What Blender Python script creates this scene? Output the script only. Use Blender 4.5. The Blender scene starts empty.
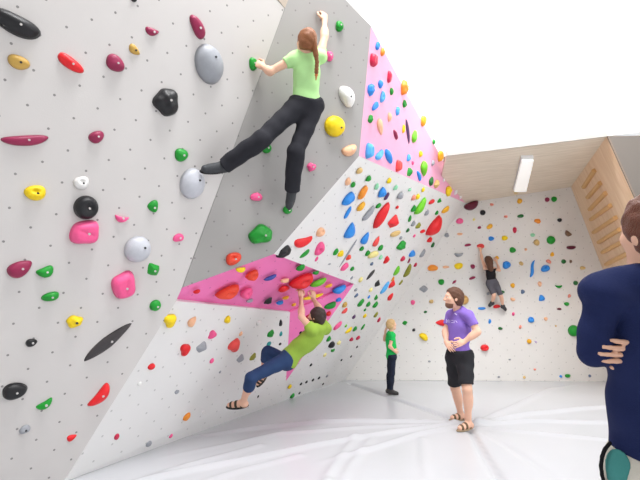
import bpy, math, random
import numpy as np
from mathutils import Vector, Matrix
from mathutils.bvhtree import BVHTree

scene = bpy.context.scene
COL = scene.collection
F = 430.0                      # focal length in pixels of the 640 x 480 frame
PITCH = math.radians(9.0)
EYE = 1.5

# surface paints and lights
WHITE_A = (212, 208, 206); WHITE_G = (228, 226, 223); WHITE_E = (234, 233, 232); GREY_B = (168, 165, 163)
PINK_D = (252, 132, 194); PINK_F = (244, 176, 206); PLY_A = (222, 208, 188); PLY_B = (236, 222, 204)
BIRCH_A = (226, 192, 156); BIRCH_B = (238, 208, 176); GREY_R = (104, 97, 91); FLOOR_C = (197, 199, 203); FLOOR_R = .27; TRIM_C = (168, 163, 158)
WORLD_C = (.97, .985, 1.0); WORLD_S = 1.0; EXPOSURE = -.13
LIGHTS = [('overhead_fill', (.3, 1.6, 8.5), (-.6, 4.2, 0), 2.5, 2.0, 270, (1, 1, 1), 120),  # added fill from above to lift the left of the mat, no known fixture
          ('daylight_window', (10.5, 2.2, 5.0), (-.5, 4.5, 1.6), 6.0, 4.5, 330, (.98, .99, 1)),
          ('far_wall_fill', (4.2, .2, 5.8), (3.4, 9.0, 2.6), 2.5, 1.5, 40, (.98, .99, 1), 110),  # unseen fill, added to brighten the far and leaning walls
          ('overhead_fill', (.5, 4.5, 8.8), (1.0, 11.2, 6.0), 3.0, 2.0, 620, (1, .99, .97)),  # added off-frame fill that whitens the back upper wall
          ('overhead_fill', (4.0, 2.5, 8.8), (3.6, 6.9, 6.4), 3.0, 2.0, 200, (1, .99, .97), 75)]  # added off-frame fill washing the upper wall above the soffit

# ------------------------------------------------------------------ helpers
def V(*a): return Vector(a)
def ray(x, y):
    cx, cz = (x - 320) / F, (240 - y) / F
    return V(cx, math.cos(PITCH) - cz * math.sin(PITCH), math.sin(PITCH) + cz * math.cos(PITCH))
CAM = V(0, 0, EYE)
def at(x, y, t): return CAM + ray(x, y) * t
def on_floor(x, y):
    r = ray(x, y); return CAM + r * (-EYE / r.z)
def lin(c):
    c = c / 255.0
    return c / 12.92 if c <= 0.04045 else ((c + 0.055) / 1.055) ** 2.4
def srgb(r, g, b): return (lin(r), lin(g), lin(b), 1)

def link(o, parent=None):
    COL.objects.link(o)
    if parent is not None: o.parent = parent
    return o
def mesh_obj(name, verts, faces, mat, parent=None, smooth=True, uvs=None):
    me = bpy.data.meshes.new(name)
    me.from_pydata([tuple(v) for v in verts], [], faces)
    me.update()
    if smooth: me.polygons.foreach_set('use_smooth', [True] * len(me.polygons))
    if mat: me.materials.append(mat)
    if uvs is not None:
        l = me.uv_layers.new(name='UVMap')
        for lp in me.loops: l.data[lp.index].uv = uvs[lp.vertex_index]
    return link(bpy.data.objects.new(name, me), parent)
def tag(o, label, cat, group=None):
    o['label'] = label; o['category'] = cat
    if group: o['group'] = group
    return o
def struct(o): o['kind'] = 'structure'; return o
def empty(name, loc):
    o = bpy.data.objects.new(name, None); o.location = loc; o.empty_display_size = .1
    return link(o)
def settle(*objs):
    """children were modelled in world space: keep them there under a moved parent"""
    for o in objs: o.matrix_parent_inverse = Matrix.Translation(-o.parent.location)

# ------------------------------------------------------------------ materials
def new_mat(name):
    m = bpy.data.materials.new(name); m.use_nodes = True
    nt = m.node_tree; return m, nt, nt.nodes['Principled BSDF']
def N(nt, t, **kw):
    n = nt.nodes.new(t)
    for k, v in kw.items():
        if k in n.inputs: n.inputs[k].default_value = v
        else: setattr(n, k, v)
    return n
_mc = {}
def plain(name, rgb, rough=.6, var=.10, scale=18, bump=.0, bscale=60, spec=.4, metal=0):
    if name in _mc: return _mc[name]
    m, nt, b = new_mat(name)
    tc = N(nt, 'ShaderNodeTexCoord')
    nz = N(nt, 'ShaderNodeTexNoise', Scale=scale, Detail=3.0)
    nt.links.new(tc.outputs['Object'], nz.inputs['Vector'])
    mx = N(nt, 'ShaderNodeMix', data_type='RGBA')
    c = srgb(*rgb)
    mx.inputs[6].default_value = tuple(x * (1 - var) for x in c[:3]) + (1,)
    mx.inputs[7].default_value = tuple(min(1, x * (1 + var)) for x in c[:3]) + (1,)
    nt.links.new(nz.outputs['Fac'], mx.inputs[0])
    nt.links.new(mx.outputs[2], b.inputs['Base Color'])
    b.inputs['Roughness'].default_value = rough
    b.inputs['Specular IOR Level'].default_value = spec
    b.inputs['Metallic'].default_value = metal
    if bump:
        n2 = N(nt, 'ShaderNodeTexNoise', Scale=bscale, Detail=4.0)
        nt.links.new(tc.outputs['Object'], n2.inputs['Vector'])
        bp = N(nt, 'ShaderNodeBump', Strength=bump, Distance=.01)
        nt.links.new(n2.outputs['Fac'], bp.inputs['Height'])
        nt.links.new(bp.outputs['Normal'], b.inputs['Normal'])
    _mc[name] = m
    return m

def panel_mat(name, rgb, hole=(70, 68, 68), pu=.30, pv=.25, rad=.0092, rough=.55, strength=.65):
    """painted climbing panel: staggered grid of T-nut holes, faint mottling"""
    m, nt, b = new_mat(name)
    uv = N(nt, 'ShaderNodeUVMap')
    sep = N(nt, 'ShaderNodeSeparateXYZ'); nt.links.new(uv.outputs[0], sep.inputs[0])
    def mth(op, a, bb=None):
        n = N(nt, 'ShaderNodeMath', operation=op)
        for i, s in enumerate((a, bb)):
            if s is None: continue
            if isinstance(s, (int, float)): n.inputs[i].default_value = s
            else: nt.links.new(s, n.inputs[i])
        return n.outputs[0]
    def lattice(ou, ov):
        fu = mth('SUBTRACT', mth('FRACT', mth('ADD', mth('DIVIDE', sep.outputs[0], pu), ou)), .5)
        fv = mth('SUBTRACT', mth('FRACT', mth('ADD', mth('DIVIDE', sep.outputs[1], pv), ov)), .5)
        du = mth('MULTIPLY', fu, pu); dv = mth('MULTIPLY', fv, pv)
        return mth('SQRT', mth('ADD', mth('MULTIPLY', du, du), mth('MULTIPLY', dv, dv)))
    d = mth('MINIMUM', lattice(.0, .0), lattice(.5, .5))
    k = mth('MULTIPLY', mth('LESS_THAN', d, rad), strength)
    nz = N(nt, 'ShaderNodeTexNoise', Scale=2.5, Detail=4.0)
    nt.links.new(uv.outputs[0], nz.inputs['Vector'])
    c = srgb(*rgb)
    mx = N(nt, 'ShaderNodeMix', data_type='RGBA')
    mx.inputs[6].default_value = tuple(x * .965 for x in c[:3]) + (1,)
    mx.inputs[7].default_value = tuple(min(1, x * 1.03) for x in c[:3]) + (1,)
    nt.links.new(nz.outputs['Fac'], mx.inputs[0])
    m2 = N(nt, 'ShaderNodeMix', data_type='RGBA')
    nt.links.new(k, m2.inputs[0]); nt.links.new(mx.outputs[2], m2.inputs[6])
    m2.inputs[7].default_value = srgb(*hole)
    nt.links.new(m2.outputs[2], b.inputs['Base Color'])
    b.inputs['Roughness'].default_value = rough
    b.inputs['Specular IOR Level'].default_value = .25
    bn = N(nt, 'ShaderNodeTexNoise', Scale=90.0, Detail=3.0)
    nt.links.new(uv.outputs[0], bn.inputs['Vector'])
    bp = N(nt, 'ShaderNodeBump', Strength=.08, Distance=.01)
    nt.links.new(bn.outputs['Fac'], bp.inputs['Height']); nt.links.new(bp.outputs['Normal'], b.inputs['Normal'])
    return m

def wood_mat(name, a, bcol, su=1.2, sv=14, rough=.5):
    m, nt, b = new_mat(name)
    uv = N(nt, 'ShaderNodeUVMap')
    mp = N(nt, 'ShaderNodeMapping'); mp.inputs['Scale'].default_value = (su, sv, 1)
    nt.links.new(uv.outputs[0], mp.inputs[0])
    nz = N(nt, 'ShaderNodeTexNoise', Scale=1.6, Detail=6.0, Distortion=.6)
    nt.links.new(mp.outputs[0], nz.inputs['Vector'])
    cr = N(nt, 'ShaderNodeValToRGB')
    cr.color_ramp.elements[0].position = .35; cr.color_ramp.elements[0].color = srgb(*a)
    cr.color_ramp.elements[1].position = .65; cr.color_ramp.elements[1].color = srgb(*bcol)
    nt.links.new(nz.outputs['Fac'], cr.inputs[0])
    nt.links.new(cr.outputs[0], b.inputs['Base Color'])
    b.inputs['Roughness'].default_value = rough
    return m

# ------------------------------------------------------------------ walls
class Plane:
    def __init__(s, pts):
        c = sum(pts, V(0, 0, 0)) / len(pts)
        A = np.array([list(p - c) for p in pts])
        n = Vector(np.linalg.svd(A)[2][2]) if len(pts) > 3 else (pts[1] - pts[0]).cross(pts[2] - pts[0])
        n.normalize()
        if n.dot(CAM - c) < 0: n = -n
        s.c, s.n = c, n
        s.u = V(0, 0, 1).cross(n).normalized() if abs(n.z) < .95 else V(1, 0, 0)
        s.v = n.cross(s.u)
    def hit(s, x, y, off=0):
        r = ray(x, y)
        return CAM + r * ((s.c + s.n * off - CAM).dot(s.n) / r.dot(s.n))
    def uv(s, p): return ((p - V(0, 0, 0)).dot(s.u), (p - V(0, 0, 0)).dot(s.v))

PT = dict(P=V(-2.236, 4.04, 0), X=V(.528, 9.434, 0), B=V(-.562, 7.433, 0))
for k, (x, y, t) in dict(K=(175, 301, 4.18), L=(182.5, 287.5, 4.18), T=(285, 8, 4.37), R=(274, 254, 4.63), S=(354, 284, 6.81),
                         Q=(290, 312, 6.19), Vt=(286, 381, 6.78), M=(359, 156, 5.0), N=(371, 26, 4.89), W=(465.5, 203, 9.23)).items():
    PT[k] = at(x, y, t)
PL = {}
PL['A'] = Plane([PT['T'], PT['L'], PT['K'], PT['P'], at(0, 170, 3.04)])
PL['B'] = Plane([PT['T'], PT['L'], PT['R'], PT['M'], PT['N']])
PL['C'] = Plane([PT['P'], PT['K'], PT['Q'], PT['Vt'], PT['B']])
PL['D'] = Plane([PT['K'], PT['L'], PT['R'], PT['S'], PT['Q']])
PL['D2'] = Plane([PT['Q'], PT['S'], PT['Vt']])
PL['E'] = Plane([PT['R'], PT['S'], PT['Vt'], PT['B'], PT['X'], PT['W'], PT['M']])
PL['F'] = Plane([PT['N'], PT['M'], PT['W']])
GR = on_floor(607, 381.5)
PL['G'] = Plane([PT['X'], GR, PT['W']])
G2 = PL['G'].hit(571, 187); G3 = PL['G'].hit(645, 379)
H2 = at(607, 136, 7.0)
PL['S'] = Plane([PT['W'], G2, H2])
H1 = PL['S'].hit(446.5, 155.5)
PL['R'] = Plane([G2, G3, H2])

def facet(name, pts, plane, mat, thick=.08, parent=None):
    n = len(pts)
    vs = list(pts) + [p - plane.n * thick for p in pts]
    fs = [tuple(range(n)), tuple(range(2 * n - 1, n - 1, -1))] + [(i, i + n, (i + 1) % n + n, (i + 1) % n) for i in range(n)]
    # make the outline run anticlockwise seen from the room
    nn = sum(((pts[i] - pts[0]).cross(pts[(i + 1) % n] - pts[0]) for i in range(n)), V(0, 0, 0))
    if nn.dot(plane.n) < 0: fs = [tuple(reversed(f)) for f in fs]
    o = mesh_obj(name, vs, fs, mat, parent, smooth=False, uvs=[plane.uv(v) for v in vs])
    return o

white = panel_mat('white_panel_paint', WHITE_A)
white_far = panel_mat('white_far_panel_paint', WHITE_G, strength=.3, rad=.011)
white_e = panel_mat('white_leaning_panel_paint', WHITE_E, strength=.3, rad=.011)
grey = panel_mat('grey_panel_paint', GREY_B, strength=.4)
pink_d = panel_mat('magenta_panel_paint', PINK_D, hole=(120, 40, 90), strength=.3, rad=.010)
pink_f = panel_mat('pale_pink_panel_paint', PINK_F, hole=(200, 120, 150), strength=.2, rad=.010)
A2 = [PT['T'], PL['A'].hit(277, 0), PL['A'].hit(236, -50)]
FL = on_floor
# left wall: runs down to the mat and out of the frame on the left
pA = PL['A']
def on_line(p, d, z): return p + d * ((z - p.z) / d.z)
A_left_top = pA.hit(-260, -60); A_left_bot = pA.hit(-260, 700)
dirA = pA.n.cross(V(0, 0, 1)).normalized()
Abot = PT['P'] + dirA * (-2.6 if dirA.x > 0 else 2.6)
Atop = Abot + pA.v * 4.9
def proj(pl, p): return p - pl.n * (p - pl.c).dot(pl.n)
struct(facet('wall_left', [proj(pA, PT['P']), proj(pA, PT['K']), proj(pA, PT['L']), proj(pA, PT['T']), A2[1], A2[2], proj(pA, Atop), proj(pA, Abot)], pA, white))
top_apex = PL['B'].hit(305, -42)
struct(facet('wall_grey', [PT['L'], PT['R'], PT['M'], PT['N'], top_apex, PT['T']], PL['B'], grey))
pA2 = Plane([PT['T'], PL['A'].hit(236, -50), top_apex])
struct(facet('wall_top_corner', [PT['T'], PL['A'].hit(236, -50), top_apex], pA2, plain('raw_ply', (196, 182, 168), .6)))
struct(facet('wall_lower_left', [PT['P'], PT['K'], PT['Q'], PT['Vt'], PT['B']], PL['C'], white_e))
struct(facet('wall_pink_roof', [PL['D'].hit(*q, -.035) for q in ((175, 301), (182.5, 287.5), (274, 254), (354, 284), (290, 312))], PL['D'], pink_d))
struct(facet('wall_pink_strip', [PT['Q'], PT['S'], PT['Vt']], PL['D2'], pink_d, thick=.03))
struct(facet('wall_leaning', [PT['R'], PT['S'], PT['Vt'], PT['B'], PT['X'], PT['W'], PT['M']], PL['E'], white_e))
struct(facet('wall_pink_triangle', [PT['N'], PT['M'], PT['W']], PL['F'], pink_f))
struct(facet('wall_far', [PT['X'], GR + (GR - PT['X']) * .25, G2 + (G2 - PT['W']) * .2, G2, PT['W']], PL['G'], white_far))
# plywood soffit, training panel, grey wall beside it, bright upper wall
ply = wood_mat('soffit_plywood', PLY_A, PLY_B)
birch = wood_mat('birch_panel', BIRCH_A, BIRCH_B, 8, 1.0)
struct(facet('ceiling_soffit', [H1, H2, G2 + (H2 - H1) * .02, PT['W'] + (PT['W'] - G2) * .3], PL['S'], ply, thick=.03))
dH = (H2 - H1).normalized()
e_dn = (PL['R'].hit(632, 192) - H2)
R_bot = H2 + e_dn * (H2.z / -e_dn.z)
struct(facet('wall_right', [H2, G2, G3, R_bot], PL['R'], birch, thick=.012))
outR = V(dH.x, dH.y, 0).normalized()
pGr = Plane([H2, R_bot, H2 + outR * 2])
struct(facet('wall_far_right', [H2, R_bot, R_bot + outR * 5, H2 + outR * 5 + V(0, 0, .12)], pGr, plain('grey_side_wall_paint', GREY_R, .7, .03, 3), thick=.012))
up = V(0, 0, 1)
tw = [H2 - outR * .006 + pGr.n * .012, R_bot - outR * .006 + pGr.n * .012, R_bot + outR * .02 + pGr.n * .012, H2 + outR * .02 + pGr.n * .012]
struct(facet('trim_2', tw, Plane(tw[:3]), plain('panel_edge_strip', (120, 104, 92), .6), .012))
nF = V(dH.y, -dH.x, 0).normalized()
if nF.dot(CAM - H2) < 0: nF = -nF
def upper(name, z0, z1, mat, l=6.0, r=5.5, push=0.0, thick=.03):
    a, b = H1 - dH * l, H2 + dH * r
    pts = [a + up * z0 + nF * push, b + up * z0 + nF * push, b + up * z1 + nF * push, a + up * z1 + nF * push]
    return struct(facet(name, pts, Plane(pts[:3]), mat, thick))
upper('trim_1', -.01, .075, plain('soffit_edge_paint', TRIM_C, .5, .02), l=.0, r=.0, push=.015)
up_paint = plain('upper_wall_paint', (250, 248, 244), .8, .01)
upper('wall_upper', .0, 4.6, up_paint, l=.0)
struct(facet('wall_back_upper', [V(-3, 11.2, 2.0), V(6.5, 11.2, 2.0), V(6.5, 11.2, 11), V(-3, 11.2, 11)], Plane([V(0, 11.2, 0), V(1, 11.2, 0), V(0, 11.2, 1)]), up_paint))
struct(facet('wall_behind', [V(-6, -3.2, 0), V(8, -3.2, 0), V(8, -3.2, 7.5), V(-6, -3.2, 7.5)], Plane([V(0, -3.2, 0), V(1, -3.2, 0), V(0, -3.2, 1)]), plain('hall_wall_paint', (200, 198, 196), .8, .02)))

# lamp under the soffit
ns = PL['S'].n
lampq = [PL['S'].hit(x, y) for x, y in ((520.8, 155.5), (533, 155), (525.2, 189), (512.8, 189))]
lamp_root = empty('ceiling_lamp', sum(lampq, V(0, 0, 0)) / 4)
tag(lamp_root, 'white strip lamp fixed under the plywood soffit', 'lamp')
def prism(name, quad, n, d0, d1, mat, parent, shrink=1.0):
    c = sum(quad, V(0, 0, 0)) / 4
    q = [c + (p - c) * shrink for p in quad]
    vs = [p + n * d0 for p in q] + [p + n * d1 for p in q]
    fs = [(3, 2, 1, 0), (4, 5, 6, 7)] + [(i, (i + 1) % 4, (i + 1) % 4 + 4, i + 4) for i in range(4)]
    o = mesh_obj(name, vs, fs, mat, parent, smooth=False)
    settle(o); return o
prism('housing', lampq, ns, 0, .05, plain('lamp_housing', (215, 215, 215), .5), lamp_root)
lm, lnt, lb = new_mat('lamp_diffuser')
lb.inputs['Base Color'].default_value = (.9, .9, .88, 1); lb.inputs['Emission Color'].default_value = (1, .97, .93, 1); lb.inputs['Emission Strength'].default_value = .45
prism('diffuser', lampq, ns, .05, .085, lm, lamp_root, .94)
tipd = (lampq[3] - lampq[0]).normalized()
q3 = [lampq[3] + (lampq[2] - lampq[3]) * .15, lampq[3] + (lampq[2] - lampq[3]) * .4]
prism('cable_gland', [q3[0], q3[1], q3[1] + tipd * .22, q3[0] + tipd * .22], ns, 0, .04, plain('cable_gland', (225, 200, 150), .5), lamp_root)

# wooden training rungs on the plywood panel
RUNGS = [(595.8, 170, 585, 186.7), (601.7, 182.5, 589, 197), (607, 192.5, 591, 209), (612, 205, 592.5, 219), (617.5, 217, 595, 232), (621, 229, 600, 242), (626, 240, 604, 252), (631, 252, 607.5, 264)]
ords = ['topmost', 'second from the top', 'third from the top', 'fourth from the top', 'fourth from the bottom', 'third from the bottom', 'second from the bottom', 'lowest']
rung_m = plain('rung_wood', (214, 168, 112), .5, .15, 30)
nR = PL['R'].n
for i, (x0, y0, x1, y1) in enumerate(RUNGS):
    a, b = PL['R'].hit(x0, y0), PL['R'].hit(x1, y1)
    d = (b - a).normalized(); s = nR.cross(d)
    prof = [(-.036, 0), (-.036, .045), (-.022, .065), (.022, .065), (.036, .045), (.036, 0)]
    vs = [a + s * p + nR * q for p, q in prof] + [b + s * p + nR * q for p, q in prof]
    fs = [(0, 1, 2, 3, 4, 5), (11, 10, 9, 8, 7, 6)] + [(k, k + 6, (k + 1) % 6 + 6, (k + 1) % 6) for k in range(6)]
    c = (a + b) / 2
    o = mesh_obj('training_rung', [v - c for v in vs], fs, rung_m, smooth=False); o.location = c
    tag(o, 'wooden training rung on the plywood panel, %s of the eight' % ords[i], 'rung', 'wooden rungs on the plywood panel')

# ------------------------------------------------------------------ mat floor with folds in its cover
FOLDS = [  # pixel polyline on the floor, width, height
    ([(470, 424), (400, 421), (320, 422), (240, 430), (170, 439)], .035, .030),
    ([(440, 424), (370, 427), (280, 433), (160, 458)], .035, .016),
    ([(455, 424), (390, 432), (320, 444), (160, 477), (100, 490)], .032, .028),
    ([(462, 425), (420, 433), (375, 447), (320, 462)], .03, .022),
    ([(357, 435), (345, 450), (330, 472), (318, 490)], .035, .018),
    ([(372, 437), (350, 465), (338, 490)], .03, .012),
    ([(422, 438), (424, 455), (428, 490)], .02, .010),
    ([(350, 383), (400, 400), (450, 417), (466, 423)], .05, -.045),
    ([(470, 428), (485, 455), (500, 478), (512, 498)], .035, -.036),
    ([(482, 432), (500, 442), (533, 463), (560, 482)], .03, -.010),
    ([(476, 423), (510, 408), (550, 389), (575, 384)], .05, .018),
    ([(476, 424), (530, 414), (610, 407), (680, 402)], .045, .034),
    ([(476, 424), (530, 421), (610, 423), (680, 425)], .032, .028),
    ([(480, 427), (540, 433), (610, 440), (690, 449)], .030, .018),
    ([(330, 480), (290, 500)], .03, .012), ([(260, 445), (200, 462), (120, 486)], .03, .014),
    ([(300, 455), (240, 470), (190, 486)], .03, .012)]
x0, x1, y0, y1, hgt = -4.2, 9.0, .2, 9.9, .035
nx, ny = int((x1 - x0) / hgt), int((y1 - y0) / hgt)
gx, gy = np.meshgrid(np.linspace(x0, x1, nx), np.linspace(y0, y1, ny), indexing='ij')
gz = np.zeros_like(gx)
for pts, w, h in FOLDS:
    P = [on_floor(*p) for p in pts]
    tot = len(P) - 1
    best = np.full_like(gx, 9.0); par = np.zeros_like(gx)
    for i in range(tot):
        ax, ay, bx, by = P[i].x, P[i].y, P[i + 1].x, P[i + 1].y
        L2 = (bx - ax) ** 2 + (by - ay) ** 2
        t = np.clip(((gx - ax) * (bx - ax) + (gy - ay) * (by - ay)) / L2, 0, 1)
        d = np.hypot(gx - ax - t * (bx - ax), gy - ay - t * (by - ay))
        m = d < best; best[m] = d[m]; par[m] = (i + t[m]) / tot
    w2 = max(w, .04)
    gz += 1.35 * h * np.exp(-(best / w2) ** 2) * np.minimum(1, (1.02 - par) * 3)
rng = np.random.RandomState(3)
for k in range(14):
    a = rng.uniform(0, 6.28); fr = rng.uniform(2, 7)
    gz += .0012 * np.sin(fr * (gx * math.cos(a) + gy * math.sin(a)) + rng.uniform(0, 6))
gz -= gz.max() * 0 + .004
idx = np.arange(nx * ny).reshape(nx, ny)
fs = np.stack([idx[:-1, :-1], idx[1:, :-1], idx[1:, 1:], idx[:-1, 1:]], -1).reshape(-1, 4)
def np_mesh(name, vs, fs, mat, parent=None):
    me = bpy.data.meshes.new(name)
    nf, w = fs.shape
    me.vertices.add(len(vs)); me.vertices.foreach_set('co', vs.astype(np.float32).ravel())
    me.loops.add(nf * w); me.loops.foreach_set('vertex_index', fs.astype(np.int32).ravel())
    me.polygons.add(nf); me.polygons.foreach_set('loop_start', np.arange(0, nf * w, w, dtype=np.int32))
    me.polygons.foreach_set('use_smooth', np.ones(nf, dtype=bool))
    me.update(calc_edges=True); me.validate()
    me.materials.append(mat)
    return link(bpy.data.objects.new(name, me), parent)
fm = plain('mat_cover_vinyl', FLOOR_C, FLOOR_R, .02, 2, bump=.05, bscale=9, spec=.5)
struct(np_mesh('floor', np.stack([gx, gy, gz], -1).reshape(-1, 3), fs, fm))

HOLDS = {}
HOLDS['A']=[
('black','bar',17,24,52,20,-27,'large black elongated hold on the left white wall'),
('ochre','peb',19,62,24,13,-25,'ochre rounded hold on the left white wall'),
('red','bar',71,63,31,11,-38,'red elongated hold on the left white wall'),
('maroon','peb',116,63,18,15,-20,'maroon rounded hold on left white wall, below-left of the small ochre teardrop hold'),
('ochre','drop',135,50,13,8,-40,'small ochre teardrop hold on the left white wall'),
('maroon','horn',153,32,14,7,-15,'small maroon hooked hold on the left white wall'),
('black','peb',134,-1,6,5,0,'small black rounded hold on the left white wall'),
('maroon','bar',198.5,27,26,12,-68,'maroon elongated hold on the left white wall'),
('grey','dome',211,64,38,29,100,'large grey domed hold on the left white wall'),
('black','star',168,102,27,24,70,'large black knobbly hold on the left white wall'),
('green','peb',182,155,14,12,-10,'green rounded hold on the left white wall'),
('lightgrey','dome',194,184,31,25,80,'large pale grey domed hold on left white wall, below the green rounded hold'),
('maroon','bean',26,140,46,10,4,'maroon curved hold on the left white wall'),
('maroon','peb',97,137,15,11,35,'maroon rounded hold on left white wall, above the white scooped hold'),
('yellow','jug',36,193,23,14,5,'yellow scooped hold on the left white wall'),
('white','jug',82,183,14,13,0,'white scooped hold on the left white wall'),
('black','disc',87,208,23,23,0,'large black disc-shaped hold on the left white wall'),
('pink','block',86,233,26,23,0,'large pink blocky hold on the left white wall'),
('pink','edge',122,218,14,8,-10,'small pink half-moon hold on the left white wall'),
('green','drop',154,207,12,10,-70,'small green teardrop hold on the left white wall'),
('pink','peb',179,238,11,8,20,'small pink rounded hold on the left white wall'),
('lightgrey','dome',139,250,27,25,70,'large pale grey domed hold on left white wall, above-left of the green wedge-shaped hold'),
('maroon','drop',21,269,26,15,25,'maroon teardrop hold on the left white wall'),
('green','bean',46,272,17,11,20,'green curved hold on the left white wall'),
('green','bar',51,297,18,9,8,'green elongated hold on the left white wall'),
('yellow','star',75,322,15,12,0,'yellow knobbly hold on the left white wall'),
('green','wedge',154,270,14,13,-60,'green wedge-shaped hold on the left white wall'),
('pink','block',125,286,25,21,-75,'pink blocky hold on the left white wall'),
('green','ball',156,306,11,11,0,'small green ball-like hold on the left white wall'),
('black','drop',32,343,10,8,20,'small black teardrop hold on the left white wall'),
('charcoal','blade',108.5,343,58,13,39,'large charcoal blade-shaped hold on the left white wall'),
('black','peb',15,392,27,16,12,'black rounded hold on the left white wall'),
('green','bean',45,405,18,8,32,'small green curved hold on the left white wall'),
('red','bean',101,396,29,11,48,'red curved hold on the left white wall'),
('grey','peb',25,430,10,8,20,'small grey rounded hold on the left white wall'),
('red','drop',72,438,11,6,30,'small red teardrop hold on the left white wall'),
('green','peb',254,64,12,10,90,'small green rounded hold on the left white wall'),
]
HOLDS['C']=[
('yellow','heart',171,321,14,13,45,'large yellow two-lobed hold on the lower white wall'),
('peach','drop',193,322,11,8,50,'large peach teardrop hold on the lower white wall'),
('yellow','peb',228,320,8,7,60,'yellow rounded hold on the lower white wall'),
('pink','heart',213,335,9,7,10,'pink two-lobed hold on the lower white wall'),
('red','heart',186,350,12,11,40,'large red two-lobed hold on the lower white wall'),
('grey','wedge',203,348,13,11,0,'large grey wedge-shaped hold on lower white wall, above-left of the pink ball-like hold'),
('coral','heart',235,346,15,12,60,'large coral two-lobed hold on the lower white wall'),
('white','peb',259,323,6,5,0,'white rounded hold on the lower white wall'),
('grey','wedge',241,359,11,9,20,'large grey wedge-shaped hold on lower white wall, left of the olive knobbly hold'),
('olive','star',253,357,9,6,45,'olive knobbly hold on the lower white wall'),
('pink','ball',212,361,6,5,60,'pink ball-like hold on the lower white wall'),
('peach','peb',241,334,5,4,60,'small peach rounded hold on the lower white wall'),
('black','drop',281,323,7,4,90,'black teardrop hold on the lower white wall'),
('green','star',271,334,8,7,20,'green knobbly hold on the lower white wall'),
('teal','ball',281,334,5,4,90,'small teal ball-like hold on the lower white wall'),
('black','peb',280,344,4,3,0,'small black rounded hold on the lower white wall'),
('grey','star',177,392,5,4,0,'small grey knobbly hold on the lower white wall'),
('grey','peb',220,372,3,3,0,'small grey rounded hold on the lower white wall'),
('red','ball',152,367,7,6,0,'red ball-like hold on the lower white wall'),
('crimson','ball',117,437,6,5,90,'crimson ball-like hold on the lower white wall'),
('grey','ball',149,444,6,6,0,'grey ball-like hold on the lower white wall'),
('orange','peb',187,417,9,8,60,'orange rounded hold on the lower white wall'),
('white','peb',203,412,4,4,0,'small white rounded hold on the lower white wall'),
('pink','ball',171,436,5,4,60,'small pink ball-like hold on the lower white wall'),
('black','drop',258,396,4,3,90,'small black teardrop hold on the lower white wall'),
('white','ball',140,384,4,4,0,'small white ball-like hold on the lower white wall'),
('teal','peb',269,344,6,5,20,'teal rounded hold on the lower white wall'),
]
HOLDS['B']=[
('green','peb',340,26,11,8,80,'green rounded hold on the grey wall'),
('pink','ball',330,56,10,8,90,'small pink ball-like hold on the grey wall'),
('white','peb',348,96,23,15,-70,'large white rounded hold on the grey wall'),
('yellow','dome',336,126,20,20,0,'large yellow domed hold on the grey wall'),
('peach','bean',350,150,16,10,28,'peach curved hold on the grey wall'),
('green','ball',267,148,10,10,0,'green ball-like hold on the grey wall'),
('pink','peb',257,197,12,8,5,'pink rounded hold on the grey wall'),
('pink','star',312,167,9,8,0,'small pink knobbly hold on the grey wall'),
('green','ball',288,210,9,8,0,'small green ball-like hold on the grey wall'),
('green','star',262,235,24,18,12,'large green knobbly hold on the grey wall'),
('vermilion','jug',234,259,16,12,15,'orange-red scooped hold on the grey wall'),
]
HOLDS['D']=[
('vermilion','jug',253,276,13,12,20,'large orange-red scooped hold on pink roof, below-right of the yellow curved hold'),
('yellow','bean',241,270,10,5,5,'yellow curved hold on the pink roof'),
('vermilion','jug',229,293,24,13,18,'large orange-red scooped hold on pink roof, left of the large pink scooped hold'),
('red','ball',197,292,7,5,10,'small red ball-like hold on the pink roof'),
('pink','jug',247,294,13,12,20,'large pink scooped hold on the pink roof'),
('grey','peb',250,301,6,4,10,'small grey rounded hold on the pink roof'),
('black','wedge',269,302,10,9,40,'black wedge-shaped hold on the pink roof'),
('blue','peb',280,303,7,5,10,'small blue rounded hold on the pink roof'),
('navy','bar',271,278,13,5,20,'navy blue elongated hold on the pink roof'),
('peach','peb',285,281,8,5,10,'peach rounded hold on the pink roof'),
('red','jug',303,282,23,14,18,'large red scooped hold on the pink roof'),
('red','drop',285,289.5,11,7,10,'red teardrop hold on the pink roof'),
('green','peb',301,268,10,6,22,'green rounded hold on the pink roof'),
('green','peb',316,273,6,4,10,'small green rounded hold on the pink roof'),
('lime','bar',319,283,18,7,22,'lime green elongated hold on the pink roof'),
('amber','peb',329,286,8,4,20,'small amber rounded hold on pink roof, right of the lime green elongated hold'),
('yellow','bar',313,297,21,4,14,'yellow elongated hold on the pink roof'),
('amber','peb',286,298,6,4,5,'small amber rounded hold on pink roof, above-right of the small blue rounded hold'),
('amber','ball',294,305,5,4,0,'small amber ball-like hold on the pink roof'),
('blue','bar',340,290,14,8,22,'blue elongated hold on the pink roof'),
]
HOLDS['D2']=[
('blue','peb',339,300,6,4,20,'blue rounded hold on the pink strip'),
('green','bar',331,306,13,6,22,'large green elongated hold on the pink strip'),
('red','ball',329,314,5,5,0,'red ball-like hold on the pink strip'),
('crimson','star',310,317,7,5,0,'large crimson knobbly hold on the pink strip'),
('black','ball',301,333,3,3,0,'small black ball-like hold on the pink strip'),
('black','peb',307,332,5,4,0,'small black rounded hold on the pink strip'),
]
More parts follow.
